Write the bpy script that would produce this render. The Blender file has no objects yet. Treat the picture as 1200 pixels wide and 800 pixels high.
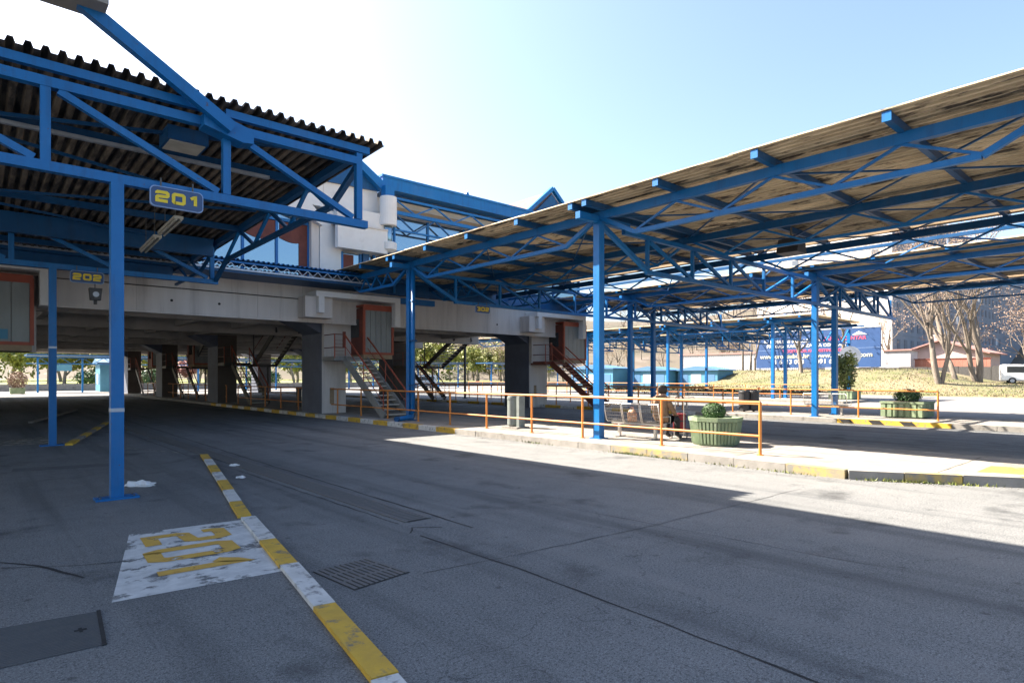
import bpy, bmesh, math, random
from mathutils import Vector, Matrix
R = math.radians
random.seed(7)
S = bpy.context.scene
C = S.collection

# ---------------------------------------------------------------- camera, sky, sun, exposure
cam = bpy.data.cameras.new('camera'); camo = bpy.data.objects.new('camera', cam); C.objects.link(camo)
camo.location = (0, 0, 1.7); camo.rotation_euler = (R(90), 0, R(-41.45))
cam.sensor_width = 36; cam.lens = 719/1200*36; cam.shift_y = 42/1200
cam.clip_start = 0.1; cam.clip_end = 3000
S.camera = camo
SUN = Vector((-0.50, 0.93, 1.0)).normalized()
W = bpy.data.worlds.new('World'); S.world = W; W.use_nodes = True
nt = W.node_tree; nt.nodes.clear()
sk = nt.nodes.new('ShaderNodeTexSky'); sk.sky_type = 'NISHITA'; sk.sun_disc = False
sk.sun_elevation = math.asin(SUN.z); sk.sun_rotation = math.atan2(SUN.x, SUN.y)
sk.altitude = 100; sk.air_density = 1.0; sk.dust_density = 3.0; sk.ozone_density = 1.6
bg = nt.nodes.new('ShaderNodeBackground'); bg.inputs[1].default_value = 0.075
wo = nt.nodes.new('ShaderNodeOutputWorld')
nt.links.new(sk.outputs[0], bg.inputs[0]); nt.links.new(bg.outputs[0], wo.inputs[0])
sl = bpy.data.lights.new('sun', 'SUN'); sl.energy = 4.6; sl.angle = R(0.5); sl.color = (1, 0.89, 0.75)
so = bpy.data.objects.new('sun', sl); C.objects.link(so)
so.rotation_euler = SUN.to_track_quat('Z', 'Y').to_euler(); so.location = SUN*100
vs = S.view_settings; vs.view_transform = 'Standard'; vs.look = 'None'; vs.exposure = 2.36; vs.gamma = 1
vs.use_curve_mapping = False

# ---------------------------------------------------------------- materials
MATS = {}
def mat(name, c1, c2=None, scale=2.0, rough=0.6, bump=0.0, stretch=(1, 1, 1), metal=0.0, c3=None, s3=0.3,
        lo=0.35, hi=0.65, lo3=0.55, hi3=0.7, bscale=None, spec=0.5, wear=None, trans=0.0):
    m = bpy.data.materials.new(name); m.use_nodes = True; n = m.node_tree; N = n.nodes; L = n.links
    b = N['Principled BSDF']; b.inputs['Roughness'].default_value = rough; b.inputs['Metallic'].default_value = metal
    b.inputs['Specular IOR Level'].default_value = spec
    if trans: b.inputs['Transmission Weight'].default_value = trans
    g = N.new('ShaderNodeNewGeometry'); mp = N.new('ShaderNodeMapping'); mp.inputs['Scale'].default_value = stretch
    L.new(g.outputs['Position'], mp.inputs['Vector'])
    def noise(sc, det=5):
        t = N.new('ShaderNodeTexNoise'); t.inputs['Scale'].default_value = sc; t.inputs['Detail'].default_value = det
        t.inputs['Roughness'].default_value = 0.65; L.new(mp.outputs[0], t.inputs['Vector']); return t
    def ramp(t, a, z):
        r = N.new('ShaderNodeMapRange'); r.inputs[1].default_value = a; r.inputs[2].default_value = z
        L.new(t.outputs[0], r.inputs[0]); return r
    def mix(f, a, c):
        x = N.new('ShaderNodeMix'); x.data_type = 'RGBA'; L.new(f.outputs[0], x.inputs[0])
        if isinstance(a, tuple): x.inputs[6].default_value = (*a, 1)
        else: L.new(a, x.inputs[6])
        x.inputs[7].default_value = (*c, 1); return x.outputs[2]
    col = None
    if c2:
        col = mix(ramp(noise(scale), lo, hi), c1, c2)
        if c3: col = mix(ramp(noise(s3), lo3, hi3), col, c3)
        L.new(col, b.inputs['Base Color'])
    else: b.inputs['Base Color'].default_value = (*c1, 1)
    if bump:
        bp = N.new('ShaderNodeBump'); bp.inputs['Strength'].default_value = bump; bp.inputs['Distance'].default_value = 0.02
        L.new(noise(bscale or scale*6).outputs[0], bp.inputs['Height']); L.new(bp.outputs[0], b.inputs['Normal'])
    if wear:
        tr = N.new('ShaderNodeBsdfTransparent'); ms = N.new('ShaderNodeMixShader')
        L.new(ramp(noise(wear[0], 8), wear[1], wear[2]).outputs[0], ms.inputs[0])
        L.new(b.outputs[0], ms.inputs[1]); L.new(tr.outputs[0], ms.inputs[2]); L.new(ms.outputs[0], N['Material Output'].inputs[0])
    MATS[name] = m
    return m

def asphalt():
    m = bpy.data.materials.new('asphalt'); m.use_nodes = True; n = m.node_tree; N = n.nodes; L = n.links
    b = N['Principled BSDF']; b.inputs['Specular IOR Level'].default_value = 0.3
    g = N.new('ShaderNodeNewGeometry')
    def noise(sc, det=4, ro=0.6):
        t = N.new('ShaderNodeTexNoise'); t.inputs['Scale'].default_value = sc; t.inputs['Detail'].default_value = det
        t.inputs['Roughness'].default_value = ro; L.new(g.outputs['Position'], t.inputs['Vector']); return t.outputs[0]
    def rng(x, a, z, o0=0, o1=1):
        r = N.new('ShaderNodeMapRange'); r.inputs[1].default_value = a; r.inputs[2].default_value = z
        r.inputs[3].default_value = o0; r.inputs[4].default_value = o1; L.new(x, r.inputs[0]); return r.outputs[0]
    def mix(f, a, c, mode='MIX'):
        x = N.new('ShaderNodeMix'); x.data_type = 'RGBA'; x.blend_type = mode
        if isinstance(f, float): x.inputs[0].default_value = f
        else: L.new(f, x.inputs[0])
        for s, v in ((6, a), (7, c)):
            if isinstance(v, tuple): x.inputs[s].default_value = (*v, 1)
            else: L.new(v, x.inputs[s])
        return x.outputs[2]
    col = mix(rng(noise(0.35, 6, 0.7), 0.32, 0.68), (0.118, 0.123, 0.125), (0.180, 0.182, 0.180))
    col = mix(rng(noise(2.3, 6, 0.75), 0.5, 0.72, 0, 0.55), col, (0.060, 0.061, 0.064))
    col = mix(rng(noise(130, 2, 0.5), 0.50, 0.62, 0, 0.8), col, (0.28, 0.295, 0.30))
    col = mix(rng(noise(95, 2, 0.5), 0.5, 0.3, 0, 0.7), col, (0.04, 0.04, 0.043))
    col = mix(rng(noise(52, 3, 0.8), 0.52, 0.62, 0, 0.7), col, (0.27, 0.285, 0.29))
    col = mix(rng(noise(44, 3, 0.8), 0.47, 0.38, 0, 0.7), col, (0.04, 0.04, 0.044))
    # tyre tracks and drips run along the lanes
    mp = N.new('ShaderNodeMapping'); mp.inputs['Scale'].default_value = (1.5, 0.07, 1); L.new(g.outputs['Position'], mp.inputs['Vector'])
    tk = N.new('ShaderNodeTexNoise'); tk.inputs['Scale'].default_value = 1.0; tk.inputs['Detail'].default_value = 5; tk.inputs['Roughness'].default_value = .6; L.new(mp.outputs[0], tk.inputs['Vector'])
    col = mix(rng(tk.outputs[0], 0.50, 0.68, 0, 0.65), col, (0.056, 0.060, 0.064))
    col = mix(rng(tk.outputs[0], 0.44, 0.30, 0, 0.45), col, (0.21, 0.208, 0.203))
    # small dark chewing gum and oil spots
    vv = N.new('ShaderNodeTexVoronoi'); vv.inputs['Scale'].default_value = 2.6; L.new(g.outputs['Position'], vv.inputs['Vector'])
    col = mix(rng(vv.outputs['Distance'], 0.10, 0.03, 0, 0.6), col, (0.045, 0.045, 0.047))
    # oil stains
    col = mix(rng(noise(0.9, 5, 0.6), 0.58, 0.72, 0, 0.75), col, (0.035, 0.037, 0.040))
    # hairline cracks
    v = N.new('ShaderNodeTexVoronoi'); v.feature = 'DISTANCE_TO_EDGE'; v.inputs['Scale'].default_value = 0.16
    w = N.new('ShaderNodeVectorMath'); w.operation = 'ADD'
    nz = N.new('ShaderNodeTexNoise'); nz.inputs['Scale'].default_value = 0.7; nz.inputs['Detail'].default_value = 6
    L.new(g.outputs['Position'], nz.inputs['Vector']); sc = N.new('ShaderNodeVectorMath'); sc.operation = 'SCALE'
    sc.inputs['Scale'].default_value = 1.6; L.new(nz.outputs['Color'], sc.inputs[0])
    L.new(g.outputs['Position'], w.inputs[0]); L.new(sc.outputs[0], w.inputs[1]); L.new(w.outputs[0], v.inputs['Vector'])
    col = mix(rng(v.outputs['Distance'], 0.0, 0.0010, 0.45, 0), col, (0.012, 0.012, 0.013))
    L.new(col, b.inputs['Base Color'])
    L.new(rng(noise(1.7, 4), 0.3, 0.7, 0.68, 0.92), b.inputs['Roughness'])
    bp = N.new('ShaderNodeBump'); bp.inputs['Strength'].default_value = 0.55; bp.inputs['Distance'].default_value = 0.006
    L.new(noise(110, 2), bp.inputs['Height']); L.new(bp.outputs[0], b.inputs['Normal'])
    MATS['asphalt'] = m; return m
asphalt()
mat('concrete', (0.22, 0.205, 0.185), (0.29, 0.27, 0.245), 1.4, 0.85, 0.3, c3=(0.15, 0.14, 0.128), s3=0.8, bscale=40)
mat('lane_slab', (0.17, 0.165, 0.155), (0.22, 0.21, 0.2), 0.6, 0.9, 0.3, c3=(0.13, 0.125, 0.12), s3=0.5, bscale=50)
mat('kerb_grey', (0.20, 0.19, 0.175), (0.27, 0.255, 0.235), 3, 0.85, 0.4, c3=(0.1, 0.095, 0.085), s3=2.0, bscale=30)
mat('kerb_worn', (0.42, 0.3, 0.08), (0.25, 0.22, 0.16), 3, 0.85, 0.4, c3=(0.2, 0.19, 0.17), s3=5, lo3=0.45, hi3=0.6, bscale=40)
mat('kerb_white', (0.62, 0.62, 0.60), (0.5, 0.5, 0.48), 5, 0.7, 0.3, c3=(0.17, 0.17, 0.17), s3=7, lo3=0.54, hi3=0.66, bscale=50)
mat('kerb_yellow', (0.62, 0.38, 0.035), (0.5, 0.31, 0.04), 5, 0.7, 0.3, c3=(0.17, 0.15, 0.12), s3=7, lo3=0.55, hi3=0.66, bscale=50)
mat('mark_white', (0.6, 0.61, 0.6), (0.44, 0.45, 0.45), 6, 0.75, wear=(2.9, 0.53, 0.62))
mat('mark_yellow', (0.6, 0.37, 0.06), (0.5, 0.3, 0.06), 6, 0.75, wear=(4.3, 0.58, 0.66))
mat('mark_faded', (0.35, 0.33, 0.28), (0.22, 0.21, 0.18), 4, 0.8, wear=(5, 0.45, 0.62))
mat('tar', (0.012, 0.012, 0.013), (0.025, 0.025, 0.026), 8, 0.8)
mat('dark_patch', (0.085, 0.09, 0.096), (0.115, 0.12, 0.126), 3, 0.85, 0.4, bscale=90)
mat('iron', (0.10, 0.105, 0.11), (0.125, 0.12, 0.115), 12, 0.6, 0.2, metal=0.2)
def paint(name, c1, c2, chip, rough=.42):
    m = mat(name, c1, c2, 1.3, rough, 0.06, spec=.35); N = m.node_tree.nodes; L = m.node_tree.links; b = N['Principled BSDF']
    src = b.inputs['Base Color'].links[0].from_socket; g = [n for n in N if n.type == 'NEW_GEOMETRY'][0]
    def nz(sc, st, det=6):
        mp = N.new('ShaderNodeMapping'); mp.inputs['Scale'].default_value = st; L.new(g.outputs['Position'], mp.inputs['Vector'])
        t = N.new('ShaderNodeTexNoise'); t.inputs['Scale'].default_value = sc; t.inputs['Detail'].default_value = det; t.inputs['Roughness'].default_value = .7; L.new(mp.outputs[0], t.inputs['Vector']); return t.outputs[0]
    def mx(f, a, z, k, c):
        nonlocal src
        r = N.new('ShaderNodeMapRange'); r.inputs[1].default_value = a; r.inputs[2].default_value = z; r.inputs[4].default_value = k; L.new(f, r.inputs[0])
        x = N.new('ShaderNodeMix'); x.data_type = 'RGBA'; L.new(r.outputs[0], x.inputs[0]); L.new(src, x.inputs[6]); x.inputs[7].default_value = (*c, 1); src = x.outputs[2]
    mx(nz(2.2, (3, 3, .35)), .50, .72, .55, tuple(v*.45+.012 for v in c1))     # grime running down
    mx(nz(1.1, (1, 1, 1)), .52, .75, .35, tuple(v*.8+.07 for v in c1))         # sun-bleached areas
    mx(nz(9, (1, 1, 1)), .66, .70, .8, chip)                                     # chips and rust
    L.new(src, b.inputs['Base Color']); return m
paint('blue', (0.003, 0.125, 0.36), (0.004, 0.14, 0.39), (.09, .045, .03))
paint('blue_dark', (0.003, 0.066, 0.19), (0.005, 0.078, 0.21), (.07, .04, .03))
mat('blue_sign', (0.022, 0.06, 0.17), (0.03, 0.075, 0.19), 4, 0.45)
mat('sign_rim', (0.25, 0.36, 0.58), None, rough=0.5)
mat('sign_yellow', (0.75, 0.55, 0.02), None, rough=0.5)
mat('galv', (0.42, 0.45, 0.5), (0.34, 0.37, 0.42), 6, 0.45, metal=0.5)
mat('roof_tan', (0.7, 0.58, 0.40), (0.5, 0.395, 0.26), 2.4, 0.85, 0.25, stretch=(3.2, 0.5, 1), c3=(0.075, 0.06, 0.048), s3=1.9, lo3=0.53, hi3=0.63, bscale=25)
def sheet_tint(m):
    N = m.node_tree.nodes; L = m.node_tree.links; b = N['Principled BSDF']; src = b.inputs['Base Color'].links[0].from_socket
    oi = N.new('ShaderNodeObjectInfo'); r = N.new('ShaderNodeMapRange'); r.inputs[3].default_value = .62; r.inputs[4].default_value = 1.25; L.new(oi.outputs['Random'], r.inputs[0])
    x = N.new('ShaderNodeMix'); x.data_type = 'RGBA'; x.blend_type = 'MULTIPLY'; x.inputs[0].default_value = 1; L.new(src, x.inputs[6]); L.new(r.outputs[0], x.inputs[7]); L.new(x.outputs[2], b.inputs['Base Color'])
sheet_tint(MATS['roof_tan'])
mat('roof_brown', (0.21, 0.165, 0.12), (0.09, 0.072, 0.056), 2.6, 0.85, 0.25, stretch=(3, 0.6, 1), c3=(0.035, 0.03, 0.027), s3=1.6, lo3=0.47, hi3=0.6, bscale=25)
mat('white_trim', (0.75, 0.75, 0.74), (0.66, 0.66, 0.65), 3, 0.5)
mat('plaster', (0.60, 0.565, 0.53), (0.52, 0.485, 0.455), 0.7, 0.9, 0.15, stretch=(2.4, 2.4, 0.22), c3=(0.40, 0.37, 0.345), s3=1.1, lo3=0.52, hi3=0.75, bscale=60)
mat('plaster_white', (0.68, 0.68, 0.67), (0.60, 0.60, 0.59), 1.0, 0.85, 0.1, c3=(0.45, 0.45, 0.45), s3=0.9, lo3=0.6, hi3=0.8, bscale=60)
mat('slate_tone', (0.11, 0.13, 0.18), (0.085, 0.1, 0.14), 1.2, 0.7, 0.1)
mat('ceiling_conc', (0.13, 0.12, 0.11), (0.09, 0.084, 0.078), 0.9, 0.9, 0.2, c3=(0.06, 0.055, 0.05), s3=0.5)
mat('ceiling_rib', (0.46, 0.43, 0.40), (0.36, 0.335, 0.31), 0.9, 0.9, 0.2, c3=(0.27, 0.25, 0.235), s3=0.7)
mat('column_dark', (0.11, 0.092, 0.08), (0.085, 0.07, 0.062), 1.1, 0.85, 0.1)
mat('red_frame', (0.33, 0.065, 0.028), (0.26, 0.05, 0.025), 3, 0.5, 0.05)
mat('red_dark', (0.16, 0.035, 0.02), (0.12, 0.03, 0.02), 3, 0.5)
mat('curtain', (0.17, 0.05, 0.035), (0.12, 0.035, 0.027), 4, 0.8)
mat('orange', (0.62, 0.23, 0.045), (0.5, 0.17, 0.03), 5, 0.45, 0.05, c3=(0.35, 0.13, 0.05), s3=6, lo3=0.6, hi3=0.7)
mat('booth_panel', (0.22, 0.24, 0.235), (0.17, 0.185, 0.185), 1.6, 0.35, stretch=(1, 1, 0.3))
mat('steel_dark', (0.05, 0.05, 0.052), (0.08, 0.075, 0.07), 5, 0.6, 0.1)
mat('stringer', (0.24, 0.245, 0.23), (0.18, 0.18, 0.175), 3, 0.6, 0.1)
mat('tread', (0.5, 0.47, 0.42), (0.38, 0.355, 0.32), 4, 0.85, 0.2)
mat('tread_wood', (0.42, 0.25, 0.15), (0.33, 0.19, 0.115), 4, 0.8, 0.2)
mat('timber', (0.33, 0.24, 0.15), (0.25, 0.18, 0.11), 3, 0.8, 0.1)
mat('wire', (0.22, 0.21, 0.2), (0.17, 0.165, 0.16), 12, 0.4, metal=0.6)
mat('chrome', (0.62, 0.6, 0.57), (0.52, 0.5, 0.47), 12, 0.32, metal=0.75)
mat('green_planter', (0.21, 0.275, 0.165), (0.155, 0.21, 0.125), 3, 0.8, 0.2, c3=(0.29, 0.33, 0.24), s3=4)
mat('leaf_dark', (0.028, 0.075, 0.022), (0.05, 0.11, 0.03), 9, 0.6)
mat('leaf_yellow', (0.24, 0.23, 0.04), (0.12, 0.16, 0.03), 2, 0.6)
mat('leaf_pink', (0.42, 0.2, 0.17), (0.32, 0.16, 0.12), 2, 0.7)
mat('leaf_bud', (0.26, 0.175, 0.12), (0.19, 0.13, 0.09), 2, 0.7)
mat('leaf_shrub', (0.10, 0.12, 0.02), (0.05, 0.075, 0.018), 4, 0.6)
mat('bark', (0.2, 0.17, 0.14), (0.14, 0.115, 0.095), 4, 0.9, 0.4, stretch=(3, 3, 0.6), c3=(0.27, 0.24, 0.205), s3=3)
mat('grass', (0.165, 0.14, 0.08), (0.105, 0.115, 0.045), 0.5, 0.95, 0.6, c3=(0.2, 0.16, 0.095), s3=0.22, lo3=0.45, hi3=0.6, bscale=8)
mat('grass_far', (0.17, 0.2, 0.06), (0.21, 0.22, 0.08), 0.3, 0.95)
mat('hill', (0.12, 0.095, 0.075), (0.085, 0.08, 0.055), 0.06, 0.95, 0.5, c3=(0.15, 0.125, 0.105), s3=0.1, bscale=0.6)
mat('bin_grey', (0.2, 0.23, 0.22), (0.15, 0.17, 0.165), 4, 0.5, 0.05)
mat('bin_black', (0.03, 0.032, 0.036), (0.045, 0.045, 0.05), 4, 0.5)
mat('coat', (0.25, 0.155, 0.095), (0.19, 0.115, 0.07), 9, 0.9, 0.4)
mat('trousers', (0.022, 0.022, 0.026), (0.035, 0.034, 0.038), 8, 0.85, 0.2)
mat('skin', (0.46, 0.25, 0.17), None, rough=0.55)
mat('hair', (0.02, 0.014, 0.011), (0.035, 0.023, 0.017), 30, 0.6)
mat('bag_red', (0.28, 0.025, 0.03), (0.2, 0.02, 0.025), 6, 0.7)
mat('bag_orange', (0.6, 0.24, 0.12), (0.68, 0.5, 0.34), 22, 0.7)
mat('plastic_white', (0.8, 0.8, 0.8), (0.72, 0.73, 0.75), 9, 0.35)
mat('rubber', (0.018, 0.018, 0.018), None, rough=0.8)
mat('billboard', (0.012, 0.055, 0.18), (0.016, 0.065, 0.2), 0.6, 0.6)
mat('text_white', (0.7, 0.7, 0.68), None, rough=0.6)
mat('text_cream', (0.72, 0.68, 0.45), None, rough=0.6)
mat('text_pink', (0.6, 0.08, 0.16), None, rough=0.6)
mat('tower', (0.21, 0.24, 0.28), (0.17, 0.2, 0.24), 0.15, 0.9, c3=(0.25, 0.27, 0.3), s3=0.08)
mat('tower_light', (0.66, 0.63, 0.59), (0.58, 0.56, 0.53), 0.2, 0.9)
mat('pane_dark', (0.12, 0.145, 0.18), None, rough=0.6, spec=0.2)
mat('pane_bright', (0.7, 0.78, 0.85), None, rough=0.2)
mat('pink_wall', (0.52, 0.4, 0.37), (0.46, 0.35, 0.325), 0.8, 0.9)
mat('red_roof', (0.36, 0.2, 0.18), (0.3, 0.165, 0.15), 1.2, 0.8)
mat('red_fence', (0.36, 0.15, 0.11), (0.3, 0.125, 0.09), 1.2, 0.8)
mat('shed_white', (0.5, 0.5, 0.52), (0.44, 0.44, 0.46), 0.7, 0.7)
mat('kiosk_blue', (0.07, 0.24, 0.36), (0.055, 0.2, 0.31), 0.8, 0.6)
mat('kiosk_roof', (0.07, 0.17, 0.32), None, rough=0.5)
mat('roof_tiles', (0.17, 0.11, 0.095), (0.12, 0.08, 0.07), 3, 0.8)
mat('lamp_white', (0.55, 0.52, 0.44), (0.45, 0.42, 0.35), 4, 0.4)
mat('slab_grey', (0.3, 0.29, 0.275), (0.25, 0.24, 0.23), 0.8, 0.85)
mat('car_white', (0.72, 0.73, 0.74), None, rough=0.25)
def glassmat(name, col, metal):
    m = mat(name, col, None, rough=0.06, metal=metal)
    return m
glassmat('glass', (0.2, 0.29, 0.36), 0.85)
glassmat('glass_car', (0.03, 0.035, 0.04), 0.0)

# ---------------------------------------------------------------- helpers
def cube_mesh():
    me = bpy.data.meshes.new('box'); bm = bmesh.new(); bmesh.ops.create_cube(bm, size=1); bm.to_mesh(me); bm.free(); return me
CUBE = {}
def cubemat(m):
    if m not in CUBE:
        me = cube_mesh(); me.materials.append(MATS[m]); CUBE[m] = me
    return CUBE[m]
CYL = {}
def cylmat(m, n=10):
    if (m, n) not in CYL:
        me = bpy.data.meshes.new('rod'); bm = bmesh.new()
        bmesh.ops.create_cone(bm, cap_ends=True, segments=n, radius1=1, radius2=1, depth=1)
        for f in bm.faces: f.smooth = len(f.verts) == 4
        bm.to_mesh(me); bm.free(); me.materials.append(MATS[m]); CYL[(m, n)] = me
    return CYL[(m, n)]
def link(name, me, parent=None):
    o = bpy.data.objects.new(name, me); C.objects.link(o)
    if parent is not None: o.parent = parent
    return o
def tag(o, label=None, cat=None, group=None, kind=None):
    if label: o['label'] = label
    if cat: o['category'] = cat
    if group: o['group'] = group
    if kind: o['kind'] = kind
    return o
def thing(name, label, cat, loc=(0, 0, 0), rz=0, group=None):
    o = link(name, None); o.location = loc; o.rotation_euler = (0, 0, rz); o.empty_display_size = 0.2
    return tag(o, label, cat, group)
def W2L(parent, M):           # world matrix -> local to an unscaled empty/mesh parent
    if parent is None: return M
    P = Matrix.Translation(parent.location) @ parent.rotation_euler.to_matrix().to_4x4()
    return P.inverted() @ M
def box(name, lo, hi, m, parent=None):
    o = link(name, cubemat(m), parent)
    c = [(a+b)/2 for a, b in zip(lo, hi)]; s = [abs(b-a) for a, b in zip(lo, hi)]
    o.matrix_basis = W2L(parent, Matrix.Translation(c) @ Matrix.Diagonal((*s, 1)))
    return o
def frame(p, q, up=(0, 0, 1)):
    p, q = Vector(p), Vector(q); d = q-p; L = d.length; z = d/L; u = Vector(up)
    if abs(z.dot(u)) > 0.99: u = Vector((0, 1, 0))
    x = u.cross(z).normalized(); y = z.cross(x)
    M = Matrix((x, y, z)).transposed().to_4x4(); M.translation = (p+q)/2
    return M, L
def beam(name, p, q, w, h, m, parent=None):      # w across, h in the up plane
    M, L = frame(p, q); o = link(name, cubemat(m), parent)
    o.matrix_basis = W2L(parent, M @ Matrix.Diagonal((w, h, L, 1))); return o
def rod(name, p, q, r, m, parent=None, n=10):
    M, L = frame(p, q); o = link(name, cylmat(m, n), parent)
    o.matrix_basis = W2L(parent, M @ Matrix.Diagonal((r, r, L, 1))); return o
class MB:
    def __init__(s): s.v = []; s.f = []; s.mi = []
    def add(s, vs, fs, mi=0):
        k = len(s.v); s.v += [tuple(v) for v in vs]; s.f += [tuple(i+k for i in f) for f in fs]; s.mi += [mi]*len(fs)
    def box(s, lo, hi, mi=0):
        x0, y0, z0 = lo; x1, y1, z1 = hi
        s.add([(x0, y0, z0), (x1, y0, z0), (x1, y1, z0), (x0, y1, z0), (x0, y0, z1), (x1, y0, z1), (x1, y1, z1), (x0, y1, z1)],
              [(0, 3, 2, 1), (4, 5, 6, 7), (0, 1, 5, 4), (1, 2, 6, 5), (2, 3, 7, 6), (3, 0, 4, 7)], mi)
    def beam(s, p, q, w, h, mi=0):
        M, L = frame(p, q); vs = []
        for z in (-L/2, L/2):
            for x, y in ((-1, -1), (1, -1), (1, 1), (-1, 1)): vs.append(M @ Vector((x*w/2, y*h/2, z)))
        s.add(vs, [(0, 3, 2, 1), (4, 5, 6, 7), (0, 1, 5, 4), (1, 2, 6, 5), (2, 3, 7, 6), (3, 0, 4, 7)], mi)
    def tube(s, pts, rad, n=8, mi=0, cap=True):
        rings = []
        pts = [Vector(p) for p in pts]
        for i, p in enumerate(pts):
            d = (pts[min(i+1, len(pts)-1)]-pts[max(i-1, 0)]).normalized()
            u = Vector((0, 0, 1)) if abs(d.z) < 0.95 else Vector((1, 0, 0))
            x = d.cross(u).normalized(); y = d.cross(x); r = rad[i] if isinstance(rad, (list, tuple)) else rad
            k = len(s.v)
            s.v += [tuple(p+(x*math.cos(2*math.pi*j/n)+y*math.sin(2*math.pi*j/n))*r) for j in range(n)]
            rings.append(k)
        for a, b in zip(rings, rings[1:]):
            for j in range(n):
                s.f.append((a+j, b+j, b+(j+1) % n, a+(j+1) % n)); s.mi.append(mi)
        if cap:
            s.f.append(tuple(rings[0]+j for j in range(n))); s.mi.append(mi)
            s.f.append(tuple(rings[-1]+j for j in reversed(range(n)))); s.mi.append(mi)
    def lathe(s, prof, n=16, c=(0, 0, 0), mi=0, twist=0):
        k = len(s.v)
        for r, z in prof:
            for j in range(n):
                a = 2*math.pi*j/n+twist; s.v.append((c[0]+r*math.cos(a), c[1]+r*math.sin(a), c[2]+z))
        for i in range(len(prof)-1):
            for j in range(n):
                a = k+i*n+j; b = k+i*n+(j+1) % n; s.f.append((a, b, b+n, a+n)); s.mi.append(mi)
        s.f.append(tuple(k+j for j in reversed(range(n)))); s.mi.append(mi)
        t = k+(len(prof)-1)*n; s.f.append(tuple(t+j for j in range(n))); s.mi.append(mi)
    def prism(s, poly, y0, y1, axis='y', mi=0):   # poly of (a, z) extruded along an axis
        n = len(poly)
        def P(a, z, t): return (a, t, z) if axis == 'y' else ((t, a, z) if axis == 'x' else (a, z, t))
        vs = [P(a, z, y0) for a, z in poly]+[P(a, z, y1) for a, z in poly]
        fs = [tuple(range(n)), tuple(reversed(range(n, 2*n)))]+[(i, i+n, (i+1) % n+n, (i+1) % n) for i in range(n)]
        s.add(vs, fs, mi)
    def mesh(s, name, mats, smooth=False):
        me = bpy.data.meshes.new(name); me.from_pydata(s.v, [], s.f)
        for m in ([mats] if isinstance(mats, str) else mats): me.materials.append(MATS[m])
        me.polygons.foreach_set('material_index', s.mi)
        if smooth: me.polygons.foreach_set('use_smooth', [True]*len(s.f))
        bm = bmesh.new(); bm.from_mesh(me); bmesh.ops.recalc_face_normals(bm, faces=bm.faces); bm.to_mesh(me); bm.free()
        me.update(); return me
    def build(s, name, mats, parent=None, smooth=False, local=False):
        o = link(name, s.mesh(name, mats, smooth), parent)
        if parent is not None and not local: o.matrix_basis = W2L(parent, Matrix())
        return o
def adopt(c, p):               # make a part a sub-part without moving it
    c.parent = p; c.matrix_parent_inverse = p.matrix_basis.inverted(); return c
def copy_tree(o, parent=None):
    c = o.copy(); C.objects.link(c); c.parent = parent
    for ch in list(o.children): copy_tree(ch, c)
    return c
def text_mesh(s, m, size=1, ext=0.01, off=0.0, sx=1.0, align='CENTER'):
    cu = bpy.data.curves.new('lettering', 'FONT'); cu.body = s; cu.size = size; cu.extrude = ext; cu.offset = off
    cu.align_x = align; cu.align_y = 'CENTER'; cu.resolution_u = 3
    o = bpy.data.objects.new('lettering', cu); me = bpy.data.meshes.new_from_object(o)
    bpy.data.objects.remove(o)
    for v in me.vertices: v.co.x *= sx
    me.materials.clear(); me.materials.append(MATS[m]); return me

def stroke_mesh(txt, m, h, w, th, ext, gap=.3):
    G = {'2': [[(0, .62), (.0, .72), (.1, .8), (.9, .8), (1, .72), (1, .5), (.9, .42), (.1, .38), (0, .3), (0, 0), (1, 0)]],
         '0': [[(.12, 0), (.88, 0), (1, .1), (1, .7), (.88, .8), (.12, .8), (0, .7), (0, .1), (.12, 0), (.2, 0)]],
         '1': [[(.12, .60), (.40, .76), (.56, .8), (.56, 0)]],
         '3': [[(0, .8), (.88, .8), (1, .7), (1, .5), (.88, .42), (.35, .42)], [(.85, .42), (1, .32), (1, .1), (.88, 0), (0, 0)]]}
    mb = MB(); X = 0; adv = []
    for ch in txt:
        for pl in G[ch]:
            P = [Vector((X+a*w, b/.8*(h-th)+th/2)) for a, b in pl]; L_, R_ = [], []
            for k, p in enumerate(P):
                d0 = (P[k]-P[k-1]).normalized() if k else (P[1]-P[0]).normalized(); d1 = (P[k+1]-P[k]).normalized() if k < len(P)-1 else d0
                n0 = Vector((-d0.y, d0.x)); n1 = Vector((-d1.y, d1.x)); nn = (n0+n1).normalized(); l = th/2/max(.5, nn.dot(n0)); L_.append(p+nn*l); R_.append(p-nn*l)
            n = len(P)
            for z in (-ext, ext): mb.v += [(*p, z) for p in L_]+[(*p, z) for p in R_]
            b = len(mb.v)-4*n
            for k in range(n-1):
                mb.f += [(b+2*n+k, b+3*n+k, b+3*n+k+1, b+2*n+k+1)]
                if ext: mb.f += [(b+k, b+k+1, b+n+k+1, b+n+k), (b+k, b+2*n+k, b+2*n+k+1, b+k+1), (b+n+k, b+n+k+1, b+3*n+k+1, b+3*n+k)]
        X += (w*.75 if ch == '1' else w)+th+gap*w
    W_ = X-gap*w-th; mb.v = [(x-W_/2, y-h/2, z) for x, y, z in mb.v]; mb.mi = [0]*len(mb.f)
    return leaf_mesh(mb, 'numerals', m)
def leaf_mesh(mb, name, m):
    me = bpy.data.meshes.new(name); me.from_pydata(mb.v, [], mb.f)
    for mm in ([m] if isinstance(m, str) else m): me.materials.append(MATS[mm])
    me.polygons.foreach_set('material_index', mb.mi); return me
# ---------------------------------------------------------------- ground
g = MB(); g.add([(-700, -700, 0), (900, -700, 0), (900, 900, 0), (-700, 900, 0)], [(0, 1, 2, 3)])
ground = g.build('ground', 'asphalt'); tag(ground, kind='structure')

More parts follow.
